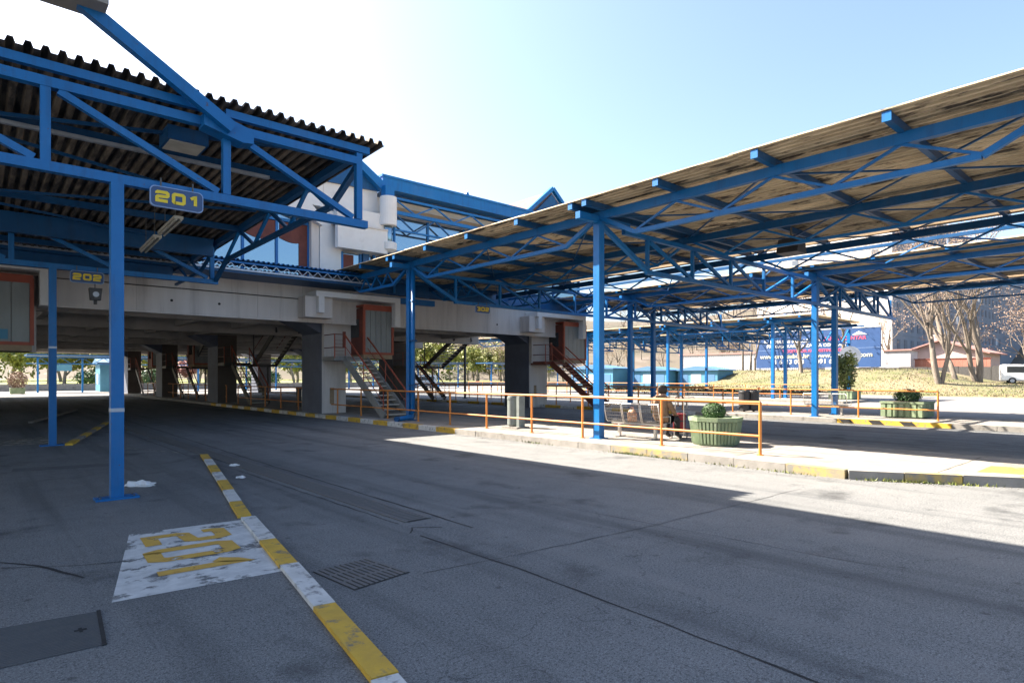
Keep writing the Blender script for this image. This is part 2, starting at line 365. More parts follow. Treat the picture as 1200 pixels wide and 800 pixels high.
def seam(pts, w, parent=ground, z=0.003, m='tar', name='tar_seam'):
    v = []; f = []
    pts2 = []
    for a, b in zip(pts, pts[1:]):
        n = max(2, int(math.dist(a, b)/0.25))
        for i in range(n): pts2.append((a[0]+(b[0]-a[0])*i/n, a[1]+(b[1]-a[1])*i/n))
    pts2.append(pts[-1])
    for i, p in enumerate(pts2):
        a = pts2[max(0, i-1)]; b = pts2[min(len(pts2)-1, i+1)]
        dx, dy = b[0]-a[0], b[1]-a[1]; l = math.hypot(dx, dy); nx, ny = -dy/l, dx/l
        j = random.uniform(-.012, .012); ww = w*random.uniform(.5, 1.3)/2
        v += [(p[0]+nx*(j-ww), p[1]+ny*(j-ww), z), (p[0]+nx*(j+ww), p[1]+ny*(j+ww), z)]
    f = [(2*i, 2*i+1, 2*i+3, 2*i+2) for i in range(len(pts2)-1)]
    mb = MB(); mb.add(v, f); return mb.build(name, m, parent)
seam([(4.26, 5.5), (4.30, 8), (4.38, 14), (4.62, 27.2), (4.8, 45)], 0.035)
seam([(3.72, 6.2), (3.66, 11.8), (3.54, 13.3), (3.6, 24)], 0.022)
seam([(3.62, 5.6), (3.66, 4.1), (3.58, 2.2), (3.5, 0.8)], 0.022)
seam([(3.60, 5.75), (3.75, 5.95), (4.02, 5.75)], 0.03)
seam([(2.95, 4.5), (4.1, 4.35), (6.0, 4.2), (9.5, 4.1)], 0.010)
seam([(0.2, 7.1), (0.75, 6.75), (1.1, 6.62)], 0.012)
seam([(0.2, 7.35), (0.45, 7.0), (0.6, 6.6), (0.72, 6.3)], 0.03)
seam([(5.4, 9.0), (5.8, 6.0), (6.1, 2.0)], 0.010)
mb = MB(); mb.add([(0.55, 14.2, .003), (2.0, 13.9, .003), (2.1, 14.35, .003), (0.6, 14.7, .003)], [(0, 1, 2, 3)])
mb.build('asphalt_patch', 'dark_patch', ground)
# trench grate along the lane
gr = thing('trench_drain', 'long slotted iron trench drain running along the driving lane', 'drain', (4.0, 6.2, 0))
box('channel_bed', (3.84, 6.2, 0.001), (4.14, 27, 0.006), 'tar', gr)
for x in (3.83, 4.15): box('edge_rail', (x-.02, 6.2, 0.001), (x+.02, 27, 0.012), 'iron', gr)
for i in range(150):
    y = 6.24+i*0.075
    box('slat', (3.85, y, 0.004), (4.13, y+.048, 0.011), 'iron', gr)
mb = MB()
for i in range(120): y = 6.24+11.25+i*0.078; mb.box((3.85, y, .004), (4.13, y+.05, .011))
tag(mb.build('slat_row', 'iron', gr), kind='stuff')
# square gully grate
gg = thing('gully_grate', 'square ribbed iron gully grate beside the painted kerb', 'drain', (2.5, 4.85, 0))
def lerp4(q, u, v):
    a = [q[0][k]*(1-u)+q[1][k]*u for k in (0, 1)]; b = [q[3][k]*(1-u)+q[2][k]*u for k in (0, 1)]
    return (a[0]*(1-v)+b[0]*v, a[1]*(1-v)+b[1]*v)
q = [(2.24, 5.17), (2.80, 5.22), (2.88, 4.6), (2.30, 4.5)]
mb = MB(); mb.add([(x, y, .003) for x, y in q], [(3, 2, 1, 0)]); mb.build('pit', 'tar', gg)
for i in range(11):
    u = (i+.12)/11; w = .66/11
    c = [lerp4(q, u, 0.02), lerp4(q, u+w, 0.02), lerp4(q, u+w, .98), lerp4(q, u, .98)]
    mb = MB(); mb.add([(x, y, .004) for x, y in c]+[(x, y, .010) for x, y in c], [(4, 5, 6, 7), (0, 1, 5, 4), (1, 2, 6, 5), (2, 3, 7, 6), (3, 0, 4, 7)])
    mb.build('rib', 'iron', gg)
for v in (0.33, 0.66):
    a = lerp4(q, 0.02, v); b = lerp4(q, .98, v); beam('cross_bar', (*a, .006), (*b, .006), .03, .007, 'iron', gg)
# steel cover plate
cp = thing('cover_plate', 'worn steel cover plate set in the asphalt near the white bay patch', 'cover', (0.1, 5, 0))
mb = MB(); mb.add([(-1.2, 5.62, .004), (0.70, 5.33, .004), (0.64, 4.64, .004), (-1.2, 4.72, .004)], [(3, 2, 1, 0)])
mb.build('plate', 'dark_patch', cp)
for i in range(26):
    t = (i+.5)/26
    beam('tread_rib', (-1.15, 5.60-.87*t, .005), (.70-.06*t, 5.33-.69*t, .005), .008, .004, 'iron', cp)
beam('rim', (0.70, 5.34, .005), (0.64, 4.63, .005), .025, .008, 'tar', cp)
mb = MB(); mb.box((.52, 4.99, .004), (.59, 5.015, .009)); mb.box((.545, 4.965, .004), (.565, 5.04, .0095)); mb.build('lifting_hole', 'tar', cp)

# painted kerb of bay 201
def kerb_run(parent, p, q, n, h=0.06, w=0.16, first=0, cols=('kerb_white', 'kerb_yellow'), name='kerb_stone', z0=0.0, jit=0.006):
    p = Vector((*p, 0)); q = Vector((*q, 0)); d = q-p
    for i in range(n):
        a = p+d*(i/n); b = p+d*((i+1)/n-0.012/d.length*1.0)
        j = random.uniform(-jit, jit)
        beam(name, (a.x+j, a.y, z0+h/2+j*.4), (b.x+j, b.y, z0+h/2+j*.4), w, h, cols[(i+first) % len(cols)], parent)
k1 = thing('bay_kerb', 'low kerb of white and yellow stones along bay 201', 'kerb', (2.5, 7, 0))
ks = [1.9, 3.05, 4.3, 5.45, 6.42, 7.62]
for i in range(5):
    fx = lambda y: 1.60+(y-2.2)*.166
    kerb_run(k1, (fx(ks[i]), ks[i]), (fx(ks[i+1]), ks[i+1]), 1, h=.035, first=i)
kerb_run(k1, (2.50, 7.72), (3.82, 14.45), 7, w=0.15, h=.035, first=1)
k2 = thing('bay_kerb', 'faded yellow kerb of bay 202 running under the building', 'kerb', (3, 24, 0))
kerb_run(k2, (1.85, 18.8), (4.0, 27.8), 8, cols=('kerb_yellow', 'kerb_grey'))
k3 = thing('bay_kerb', 'far pale bay kerb in the dark below the building, third from the camera', 'kerb', (3, 33, 0))
kerb_run(k3, (1.7, 29), (4.1, 38.5), 8, cols=('kerb_grey',))
seam([(2.12, 19.0), (3.0, 16.7), (3.86, 14.5)], .06, z=.004, m='mark_faded', name='painted_line')
seam([(-1.5, 20.2), (1.55, 21.9)], .1, z=.004, m='mark_faded', name='painted_line')
seam([(-1.5, 29.5), (3.2, 28.2)], .12, z=.004, m='mark_faded', name='painted_line')
mb = MB(); mb.add([(0.2, 21.6, .004), (1.7, 21.5, .004), (1.55, 19.6, .004), (0.1, 19.8, .004)], [(3, 2, 1, 0)])
mb.build('faded_patch', 'mark_faded', ground)
# white bay number patch
bp_ = thing('bay_number_marking', 'worn white ground patch with yellow number 201', 'road marking', (1.7, 6.5, 0))
mb = MB(); n = 8
qq = [(1.29, 7.72), (2.49, 7.62), (2.05, 5.37), (0.80, 5.47)]
mb.add([(*p, .003) for p in qq], [(3, 2, 1, 0)]); mb.build('white_field', 'mark_white', bp_)
for ch, y in (('2', 7.18), ('0', 6.57), ('1', 6.03)):
    me = stroke_mesh(ch, 'mark_yellow', 0.80, 0.36, .145, 0)
    o = link('numeral', me, bp_)
    M = Matrix(((0, 1, 0, 1.50+.16*(y-6.5)+.12), (-1, -.12, 0, y), (0, 0, 1, .0065), (0, 0, 0, 1)))
    o.matrix_basis = W2L(bp_, M)

# ---------------------------------------------------------------- platforms
def platform(name, label, x0, x1, y0, y1, nose=None):
    p = link(name, None); p['kind'] = 'structure'; p['label'] = label
    mb = MB()
    if nose: poly = [(nose, y0), (x1, y0), (x1, y1), (x0, y1), (x0, y0+2.8)]
    else: poly = [(x0, y0), (x1, y0), (x1, y1), (x0, y1)]
    mb.prism([(a+(.15 if a < (x0+x1)/2 else -.15), b) for a, b in poly], 0.0, 0.148, axis='z'); mb.build('paving', 'concrete', p)
    return p
P1 = platform('platform', 'long concrete bus platform with bench and planter', 10.95, 15.0, 1.2, 74, nose=12.55)
# kerb stones platform 1
random.seed(11)
def platform_kerb(p, x, y0, y1, step, colfn, w=0.2):
    y = y0; i = 0
    while y < y1-.01:
        e = min(y+step, y1); c = colfn((y+e)/2, i); j = random.uniform(-.008, .008)
        box('kerb_stone', (x-w/2+j, y+.006, 0), (x+w/2+j, e-.006, 0.155+j*.5), c, p); y = e; i += 1
platform_kerb(P1, 11.05, 4.0, 40, 1.0, lambda y, i: ('kerb_white', 'kerb_yellow')[i % 2] if y > 14.6 else ('kerb_worn' if i in (0, 3, 4) else 'kerb_grey'))
platform_kerb(P1, 11.05, 40, 74, 2.0, lambda y, i: 'kerb_grey')
kerb_run(P1, (12.60, 1.2), (11.05, 4.0), 4, h=.155, w=.2, cols=('kerb_yellow', 'kerb_grey', 'kerb_worn', 'kerb_grey'))
platform_kerb(P1, 14.9, 1.2, 40, 2.0, lambda y, i: 'kerb_grey')
seam([(11.4, 2.9), (14.7, 2.9)], .015, P1, .151); seam([(11.3, 6.2), (14.7, 6.2)], .015, P1, .151)
seam([(11.3, 9.6), (14.7, 9.6)], .015, P1, .151); seam([(11.3, 13), (14.7, 13)], .015, P1, .151); seam([(13.1, 1.3), (13.1, 20)], .012, P1, .151)
mb = MB(); mb.add([(12.65, 1.9, .152), (13.6, 1.9, .152), (13.4, 2.5, .152), (12.4, 2.5, .152)], [(0, 1, 2, 3)]); mb.build('yellow_marking', 'mark_yellow', P1)
mb = MB(); mb.add([(15.0, -20, .003), (17.1, -20, .003), (17.1, 30, .003), (15.0, 30, .003)], [(0, 1, 2, 3)]); mb.build('gutter_strip', 'lane_slab', ground)
P2 = platform('platform', 'second concrete bus platform beyond the shaded lane', 24.4, 28.6, 3.2, 74)
platform_kerb(P2, 24.5, 3.2, 40, 1.2, lambda y, i: ('kerb_yellow' if y < 9.5 and y > 6 else 'kerb_grey') if y < 15 else ('kerb_white', 'kerb_yellow')[i % 2])
platform_kerb(P2, 28.5, 3.2, 40, 2.4, lambda y, i: 'kerb_grey')
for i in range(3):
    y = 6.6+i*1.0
    mb = MB(); mb.add([(24.39, y, .02), (24.39, y+.4, .02), (24.39, y+.55, .157), (24.39, y+.15, .157), (24.62, y+.15, .158), (24.62, y+.55, .158)], [(0, 1, 2, 3), (3, 2, 5, 4)]); mb.build('shadow_stripe', 'tar', P2)  # dark bars painting truss shadows onto the yellow kerb
P3 = platform('platform', 'third platform strip in front of the far hedge', 42, 47, 15.5, 74)
mb = MB(); mb.add([(29.5, -60, .003), (66, -60, .003), (66, 26, .003), (29.5, 20, .003)], [(0, 1, 2, 3)])
mb.build('concrete_yard', 'lane_slab', ground)

# ---------------------------------------------------------------- trapezoid roof sheet
PITCH = 0.18
def sheet_mesh(name, nr, ylen, m, depth=0.075, thick=0.006):
    prof = []
    for i in range(nr):
        x = i*PITCH
        prof += [(x, 0), (x+.07, 0), (x+.095, depth), (x+.155, depth)]
    prof.append((nr*PITCH, 0)); prof.append((nr*PITCH+.03, 0))
    mb = MB(); n = len(prof)
    for z in (0, thick):
        mb.v += [(x, 0, h+z) for x, h in prof]+[(x, ylen, h+z) for x, h in prof]
    for i in range(n-1):
        mb.f.append((i, i+n, i+n+1, i+1)); mb.f.append((2*n+i, 2*n+i+1, 3*n+i+1, 3*n+i))
        mb.f.append((i, i+1, 2*n+i+1, 2*n+i)); mb.f.append((n+i, 3*n+i, 3*n+i+1, n+i+1))
    mb.f.append((0, 2*n, 3*n, n)); mb.f.append((n-1, 2*n-1, 4*n-1, 3*n-1)); mb.mi = [0]*len(mb.f)
    me = bpy.data.meshes.new(name); me.from_pydata(mb.v, [], mb.f); me.materials.append(MATS[m]); return me

# ---------------------------------------------------------------- left canopy (bays 201, 202)
LC = thing('bus_canopy', 'blue lattice canopy with dark ribbed roof over bays 201 and 202', 'canopy', (1.54, 14.6, 0))
B = 'blue'
def left_truss(y, box_sz):
    w = box_sz
    beam('bottom_chord', (-8.4, y, 4.5), (5.40, y, 4.46), w, w, B, LC)
    beam('top_chord', (-8.4, y, 5.58), (5.18, y, 5.58), w, w, B, LC)
    xs = [5.24-2.25*i for i in range(7)]
    for i, x in enumerate(xs):
        beam('vertical', (x, y, 4.54), (x, y, 5.72 if i == 0 else 5.52), w*.86, w*.86, B, LC)
    for a, b in zip(xs[1:], xs): beam('diagonal', (a+.14, y-.004, 5.50), (b-.12, y-.004, 4.56), w*.72, w*.72, B, LC)
for y in (10.12, 19.05):
    left_truss(y, 0.13)
    pz = beam('pole', (1.54, y, 0.02), (1.54, y, 4.42), .155, .155, B, LC)
    bpz = box('base_plate', (1.54-.26, y-.13, 0.001), (1.54+.26, y+.13, .03), B, LC); adopt(bpz, pz)
    for sx in (-.2, .2):
        for sy in (-.08, .08): ab = rod('anchor_bolt', (1.54+sx, y+sy, .03), (1.54+sx, y+sy, .05), .012, 'iron', LC, 6); adopt(ab, pz)
    # pole of the far bay row, out of the frame on the left
    beam('pole', (-6.0, y, 0.02), (-6.0, y, 4.42), .155, .155, B, LC)
box('pole_band', (1.54-.082, 19.05-.082, 2.42), (1.54+.082, 19.05+.082, 2.47), 'galv', LC)
box('pole_band', (1.54-.082, 10.12-.082, 1.22), (1.54+.082, 10.12+.082, 1.27), 'galv', LC)
# girders and purlins
def rz_(y): return 5.97-0.030*(y-10.1)
for i, y in enumerate([10.13, 12.35, 14.6, 16.85, 19.2, 21.5, 23.6]):
    z = rz_(y)-.10
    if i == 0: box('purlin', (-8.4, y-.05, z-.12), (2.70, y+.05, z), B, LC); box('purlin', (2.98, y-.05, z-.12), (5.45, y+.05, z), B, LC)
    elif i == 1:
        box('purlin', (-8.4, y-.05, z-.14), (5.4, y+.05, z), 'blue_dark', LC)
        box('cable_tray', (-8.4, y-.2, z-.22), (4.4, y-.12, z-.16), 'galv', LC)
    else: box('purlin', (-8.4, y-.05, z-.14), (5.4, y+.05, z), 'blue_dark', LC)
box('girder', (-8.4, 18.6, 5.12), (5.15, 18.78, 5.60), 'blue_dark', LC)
box('girder', (-8.4, 23.2, 5.0), (5.15, 23.4, 5.50), 'blue_dark', LC)
# edge truss along the roof's end
def edge_truss(x):
    top = lambda y: (x, y, rz_(y)-.16)
    beam('edge_chord', top(10.2), top(23.8), .12, .14, 'blue_dark', LC)
    nodes = [(10.3, 5.62), (11.4, 5.06), (18.0, 4.93), (19.05, 4.46)]
    beam('edge_brace', (x, 10.25, 5.60), (x, 11.4, 5.06), .1, .1, 'blue_dark', LC)
    beam('edge_bottom_chord', (x, 11.4, 5.06), (x, 18.0, 4.95), .1, .1, 'blue_dark', LC)
    beam('edge_brace', (x, 18.0, 4.95), (x, 19.0, 4.5), .1, .1, 'blue_dark', LC)
    ys = [11.4, 12.5, 13.6, 14.7, 15.8, 16.9, 18.0]
    for i, (a, b) in enumerate(zip(ys, ys[1:])):
        za = 5.05; zb = top(b)[2]-.05
        if i % 2: beam('edge_diagonal', (x, a, rz_(a)-.2), (x, b, 5.0), .07, .07, 'blue', LC)
        else: beam('edge_diagonal', (x, a, 5.02), (x, b, rz_(b)-.2), .07, .07, 'blue_dark', LC)
    beam('edge_brace', (x, 18.9, 5.5), (x, 20.6, 4.95), .08, .08, 'blue_dark', LC)
    beam('edge_bottom_chord', (x, 20.6, 4.95), (x, 23.6, 4.9), .08, .08, 'blue_dark', LC)
    for a in (20.6, 22.1): beam('edge_diagonal', (x, a, 4.95), (x, a+1.2, 5.5), .06, .06, 'blue_dark', LC)
edge_truss(5.33)
edge_truss(-3.8)
for a in range(4):
    y = 10.3+a*2.2
    beam('wind_brace', (-8, y, 5.72-.03*(y-10)), (-1, y+2.2, 5.62-.03*(y-10)), .05, .05, 'blue_dark', LC)
    beam('wind_brace', (-1 if a % 2 else 5, y, 5.72-.03*(y-10)), (5 if a % 2 else -1, y+2.2, 5.66-.03*(y-10)), .05, .05, 'blue_dark', LC)
# gusset where the tall strut meets the top chord
mb = MB(); mb.prism([(2.62, 5.47), (2.62, 5.66), (2.72, 5.72), (3.34, 5.56), (3.34, 5.36), (3.18, 5.34)], 9.90, 10.2); mb.build('gusset_plate', B, LC)
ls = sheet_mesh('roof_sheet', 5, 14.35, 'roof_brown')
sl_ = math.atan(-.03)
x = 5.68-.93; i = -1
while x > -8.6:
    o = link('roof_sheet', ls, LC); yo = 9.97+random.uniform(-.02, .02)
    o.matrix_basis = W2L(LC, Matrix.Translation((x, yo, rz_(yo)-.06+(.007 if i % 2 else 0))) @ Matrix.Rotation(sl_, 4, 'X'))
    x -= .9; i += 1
# lamps under the roof
for k, (p, q) in enumerate((((3.16, 13.75, 4.93), (3.22, 15.5, 4.93)), ((3.22, 15.9, 4.93), (3.3, 17.9, 4.93)))):
    tl = thing('tube_lamp', ('nearer' if k == 0 else 'farther')+' double tube lamp hanging under the left canopy roof', 'lamp', p)
    hz = beam('housing', p, q, .17, .06, 'lamp_white', tl)
    for s in (-.045, .045):
        tb_ = rod('tube', (p[0]+s, p[1], p[2]-.05), (q[0]+s, q[1], q[2]-.05), .02, 'lamp_white', tl, 8); adopt(tb_, hz)
    for t in (.2, .8):
        c = [a+(b-a)*t for a, b in zip(p, q)]; rod('hanger', (c[0], c[1], c[2]+.03), (c[0], c[1], 5.75), .008, 'iron', tl, 6)
lp = thing('flood_light', 'flat grey floodlight box under the left canopy near the gusset', 'lamp', (2.6, 11.2, 5.6))
box('housing', (2.35, 10.9, 5.50), (2.95, 11.5, 5.72), 'blue_dark', lp); box('lens', (2.39, 10.94, 5.485), (2.91, 11.46, 5.499), 'lamp_white', lp)
# bay signs
def bay_sign(txt, x, y, z, w, h, label, lone=False):
    t = thing('bay_number_sign', label, 'sign', (x, y, z), 0, None)
    mb = MB()
    def rr(w, h, r, n=4):
        pts = []
        for cx, cz, a0 in ((w/2-r, h/2-r, 0), (-w/2+r, h/2-r, 90), (-w/2+r, -h/2+r, 180), (w/2-r, -h/2+r, 270)):
            for i in range(n+1): a = R(a0+90*i/n); pts.append((cx+r*math.cos(a), cz+r*math.sin(a)))
        return pts
    mb.prism(rr(w, h, h*.22), -.02, .03); mb.build('rim', 'sign_rim', t, local=True)
    mb = MB(); mb.prism(rr(w-.025, h-.025, h*.2), -.026, 0); pn = mb.build('panel', 'blue_sign', t, local=True)
    me = stroke_mesh(txt, 'sign_yellow', h*.56, h*.46, h*.15, .003, .22)
    o = link('numerals', me, t); o.matrix_basis = Matrix.Translation((0, -.031, 0)) @ Matrix.Rotation(R(90), 4, 'X'); adopt(o, pn)
    for sx in (-.3, .3): rod('hanger', (x+sx*w, y, z+h/2-.02), (x+sx*w, y, z+h/2+.12), .012, 'iron', t, 6)
    return t
bay_sign('201', 2.27, 9.98, 4.30, 0.70, 0.30, 'blue bay sign with yellow number 201 on the near truss')
bay_sign('202', 2.24, 18.93, 4.25, 0.72, 0.30, 'blue bay sign with yellow number 202 on the far truss')
bay_sign('302', 15.27, 19.06, 4.40, 0.72, 0.30, 'small blue sign with yellow number 302 under the right canopy')
sp = thing('loudspeaker', 'small dark loudspeaker hanging below the 202 sign', 'loudspeaker', (2.42, 18.9, 3.7))
mb = MB(); mb.prism([(2.30, 3.68), (2.52, 3.68), (2.55, 3.98), (2.27, 3.98)], 18.78, 19.0); mb.build('cabinet', 'bin_black', sp)
rod('cone', (2.41, 18.775, 3.82), (2.41, 18.79, 3.82), .07, 'galv', sp, 12); rod('bracket', (2.41, 18.95, 3.98), (2.41, 18.95, 4.12), .015, 'iron', sp, 6)
rod('plug', (2.41, 18.9, 3.57), (2.41, 18.9, 3.68), .04, 'bin_black', sp, 8)

# ---------------------------------------------------------------- slanting strut with grey box (top left), unseen high roof kept above the frame for its shade
beam('strut', (3.0, 9.84, 5.49), (1.0, 9.84, 6.70), .14, .17, B, LC)
GB = thing('grey_box', 'grey sheet metal box at the top of the slanting blue strut', 'box', (.7, 9.7, 6.58))
box('casing', (-.35, 9.5, 6.57), (1.36, 10.0, 7.7), 'slab_grey', GB); box('lid', (-.38, 9.47, 7.7), (1.39, 10.03, 7.76), 'galv', GB)
beam('carrier', (-.9, 9.84, 5.6), (-.2, 9.84, 6.60), .1, .1, B, GB)
HR = thing('unseen_high_roof', 'unseen high flat concrete roof on masts that shades the foreground bays', 'roof', (-9, 10, 0))
mb = MB(); mb.box((-14, 0.5, 10.45), (2.48, 16.4, 11.0)); mb.build('unseen_roof_slab', 'slab_grey', HR)
for y in (2.2, 15.4):
    beam('unseen_roof_mast', (-9.6, y, 0), (-9.6, y, 10.44), .5, .5, 'plaster', HR)
    box('unseen_roof_cross_beam', (-14, y-.25, 9.9), (2.2, y+.25, 10.44), 'plaster', HR) if y < 3 else None

# ---------------------------------------------------------------- right canopies
def right_canopy(label, X0, ylines, y0, y1, full=True, xpoles=(0,), xend=9.35, seglen=6.7, rafter=2.25, gap=True, name='platform_canopy', extra=()):
    t = thing(name, label, 'canopy', (X0, (y0+y1)/2, 0))
    e = X0-.82; zr = 6.03
    A = (X0, X0+4.15, X0+8.25)
    # poles
    for dx in xpoles:
        for y in ylines:
            if dx == 0 or True:
                po = beam('pole', (X0+dx, y, .15), (X0+dx, y, 5.66 if dx == 0 else 5.1), .2, .2, B, t)
                bpl = box('base_plate', (X0+dx-.17, y-.17, .149), (X0+dx+.17, y+.17, .172), B, t); adopt(bpl, po)
    # cross trusses
    for y in list(ylines)+list(extra):
        z0, z1 = 4.60, 5.55
        beam('head_beam', (e+.03, y, 5.70), (X0+1.2, y, 5.70), .15, .17, B, t)
        beam('knee_brace', (X0+.12, y, 5.58), (X0+2.05, y, z0+.04), .11, .12, B, t)
        xe = X0+(21.3 if gap else xend)
        beam('bottom_chord', (X0+2.0, y, z0), (xe, y, z0), .12, .12, B, t)
        beam('top_chord', (X0+1.0, y, z1), (xe-1.0, y, z1), .12, .12, B, t)
        k = 0; x = X0+2.05
        while x < xe-.1:
            beam('vertical', (x, y, z0+.06), (x, y, z1-.06), .09, .09, B, t)
            if x+2.25 < xe:
                up = (x-X0) < 7 or (x-X0) > 15
                if up: beam('diagonal', (x+.1, y, z1-.08), (x+2.15, y, z0+.06), .085, .085, B, t)
                else: beam('diagonal', (x+.1, y, z0+.08), (x+2.15, y, z1-.06), .085, .085, B, t)
            x += 2.25; k += 1
    # longitudinal beams
    for i, x in enumerate(A):
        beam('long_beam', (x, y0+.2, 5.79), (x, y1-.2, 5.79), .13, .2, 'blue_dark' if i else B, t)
    yl = sorted(set([ylines[0]-9]+list(ylines)+[ylines[-1]+9]))
    for i, x in enumerate(A):
        w = .10 if i == 0 else .07
        for a, b in zip(yl, yl[1:]):
            a2 = max(a, y0+.2); b2 = min(b, y1-.2)
            if b2-a2 < 4.0: continue
            zb = 5.20
            beam('lower_chord', (x, a2+1.15, zb), (x, b2-1.15, zb), w, w, B, t)
            beam('sloped_chord', (x, a2+.08, 5.74), (x, a2+1.15, zb), w, w, B, t); beam('sloped_chord', (x, b2-.08, 5.74), (x, b2-1.15, zb), w, w, B, t)
            n = 6; L = (b2-a2-2.3)/n
            for j in range(n):
                p = (x, a2+1.15+L*j, zb+.03 if j % 2 == 0 else 5.70); q_ = (x, a2+1.15+L*(j+1), 5.70 if j % 2 == 0 else zb+.03)
                beam('web_rod', p, q_, .05, .05, B, t)
    # rafters with bright end caps
    y = ylines[0]-9+.2
    ys = []
    for yl_ in ([ylines[0]-9]+list(ylines)+[ylines[-1]+9]):
        ys += [yl_-.23, yl_+.23]+[yl_+2.25*k for k in (1, 2, 3)]
    for y in sorted(ys):
        if y0+.1 < y < y1-.1:
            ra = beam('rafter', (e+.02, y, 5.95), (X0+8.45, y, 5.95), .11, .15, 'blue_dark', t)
            ec = box('end_cap', (e-.005, y-.07, 5.865), (e+.019, y+.07, 6.025), B, t); adopt(ec, ra)
    # roof sheets
    nb = int(round((xend)/.9)); n = int(math.ceil((y1-y0)/seglen)); sm = sheet_mesh('roof_sheet', 5, (y1-y0)/n+.12, 'roof_tan', depth=.055)
    for i in range(nb):
        for j in range(n):
            o = link('roof_sheet', sm, t); yy = y0+j*(y1-y0)/n
            o.matrix_basis = W2L(t, Matrix.Translation((e-.03+i*.9, yy, zr+(.008 if i % 2 else 0)+(.016 if j % 2 else 0))))
    box('far_fascia', (e+nb*.9+.04, y0, zr-.09), (e+nb*.9+.07, y1, zr+.11), 'timber', t)
    box('gutter_beam', (X0+9.2, y0, 5.74), (X0+9.3, y1, 5.84), 'blue_dark', t)
    if full:  # plan bracing below the sheets
        for a, b in zip(yl, yl[1:]):
            for k in range(2):
                ya, yb = a+.3+k*4.4, a+4.7+k*4.4
                if ya < y0 or yb > y1: continue
                for x0_, x1_ in ((X0+.1, X0+4.1), (X0+4.2, X0+8.2)):
                    beam('brace_rod', (x0_, ya, 5.83), (x1_, yb, 5.83), .035, .035, 'blue_dark', t); beam('brace_rod', (x1_, ya, 5.80), (x0_, yb, 5.80), .035, .035, 'blue_dark', t)
    if gap:   # open lattice bridging to the next roof
        n = int((y1-y0)/2.25)
        for j in range(n):
            a = y0+j*2.25; s = j % 2
            beam('lattice_rod', (X0+9.25, a if s else a+2.25, 5.82), (X0+12.2, a+2.25 if s else a, 5.72), .045, .045, 'blue_dark', t)
    return t
YL = (1.2, 10.25, 19.2)
R1c = right_canopy('near platform canopy with tan ribbed roof and blue lattice trusses', 12.0, YL, -6, 24.3)
R2c = right_canopy('second platform canopy behind the near one, on paired blue poles', 25.15, (1.2, 10.3, 19.4), -6, 24.3, xpoles=(0, 1.95), gap=False, xend=9.4)
for y in (10.3, 19.4): beam('top_chord', (25.15+8.5, y, 5.5), (25.15+9.0, y, 4.64), .08, .08, B, R2c)
R3c = right_canopy('third row canopy on blue poles in front of the far hedge', 44.0, (21.0, 30.0, 39.0, 48.0), 18, 56, gap=False, xpoles=(0, 2.0), extra=(25.5, 34.5, 43.5))
R4c = right_canopy('far row canopy between the third row and the kiosks', 55.0, (33.0, 42.0), 30, 46, gap=False)
GT = thing('lattice_gantry', 'pale blue lattice gantry on a single pole before the billboard', 'gantry', (57, 20.5, .1))
beam('pole', (57, 20.5, .1), (57, 20.5, 5.9), .24, .24, B, GT)
beam('top_beam', (57.3, 20.4, 6.0), (46.5, 21.3, 6.35), .16, .38, 'sign_rim', GT); beam('bottom_chord', (57, 20.5, 4.6), (46.2, 21.3, 4.6), .12, .12, B, GT)
for k in range(8):
    a = Vector((57, 20.5, 0)); b = Vector((46.2, 21.3, 0)); p = a+(b-a)*k/8; q_ = a+(b-a)*(k+1)/8; z0, z1 = (4.65, 5.85) if k % 2 else (5.85, 4.65)
    beam('web', (p.x, p.y, z0), (q_.x, q_.y, z1), .09, .09, B, GT)
# hanging floodlight under the near canopy
fl = thing('flood_light', 'black floodlight hung under the near platform canopy roof', 'lamp', (17.6, 7.8, 5.4))
mb = MB(); mb.prism([(17.15, 5.2), (17.75, 5.2), (17.65, 5.62), (17.3, 5.62)], 7.5, 8.1); mb.build('housing', 'bin_black', fl)
rod('hanger', (17.45, 7.8, 5.6), (17.45, 7.8, 5.95), .03, 'iron', fl)
# drain pipe beside the pole at Y 19.2
dp = thing('drain_pipe', 'blue downpipe with elbow beside the platform pole', 'pipe', (12, 19.0, .15))
mb = MB(); mb.tube([(12.0, 19.0, 5.6), (12.0, 19.0, .42), (11.96, 18.97, .32), (11.85, 18.92, .27), (11.2, 18.7, .24)], .085, 10); mb.build('pipe', B, dp, smooth=True)
rod('mouth', (11.2, 18.7, .24), (11.1, 18.66, .235), .1, 'blue_dark', dp, 10)
for z in (1.4, 3.0, 4.4): box('clamp', (11.89, 18.89, z), (12.11, 19.11, z+.05), 'blue_dark', dp)

# ---------------------------------------------------------------- terminal building bridging the lanes
TB = thing('terminal_building', 'raised bus terminal spanning the lanes, pale beam, glazed hall and blue roof edge', 'building', (6, 25, 0))
XB0, XB1, YB0, YB1 = -16, 27.4, 24.5, 72
# face beam in segments with joints
for x0, x1 in ((-16, -2.2), (-2.2, 10.2), (10.2, 22.6), (22.6, 27.4)):
    box('face_beam', (x0+.006, 24.5, 4.0), (x1-.006, 25.0, 5.42), 'plaster', TB)
    box('drip_edge', (x0, 24.46, 3.96), (x1, 24.56, 4.03), 'plaster', TB)
for x in (-9, -5.6, 1.6, 4.3, 8.4, 15.2, 18.0): box('formwork_joint', (x, 24.494, 4.04), (x+.015, 24.505, 5.41), 'ceiling_rib', TB)
mb = MB(); mb.tube([(-12, 24.46, 4.92), (0, 24.46, 4.90), (1.6, 24.46, 4.88), (6, 24.46, 4.90), (10.0, 24.46, 4.89)], .02, 6); mb.build('cable', 'steel_dark', TB)
mb = MB(); mb.tube([(14.4, 24.44, 5.3), (14.4, 24.44, 4.9), (14.5, 24.44, 4.7), (14.4, 24.44, 4.3)], .04, 6); mb.build('conduit', 'steel_dark', TB)
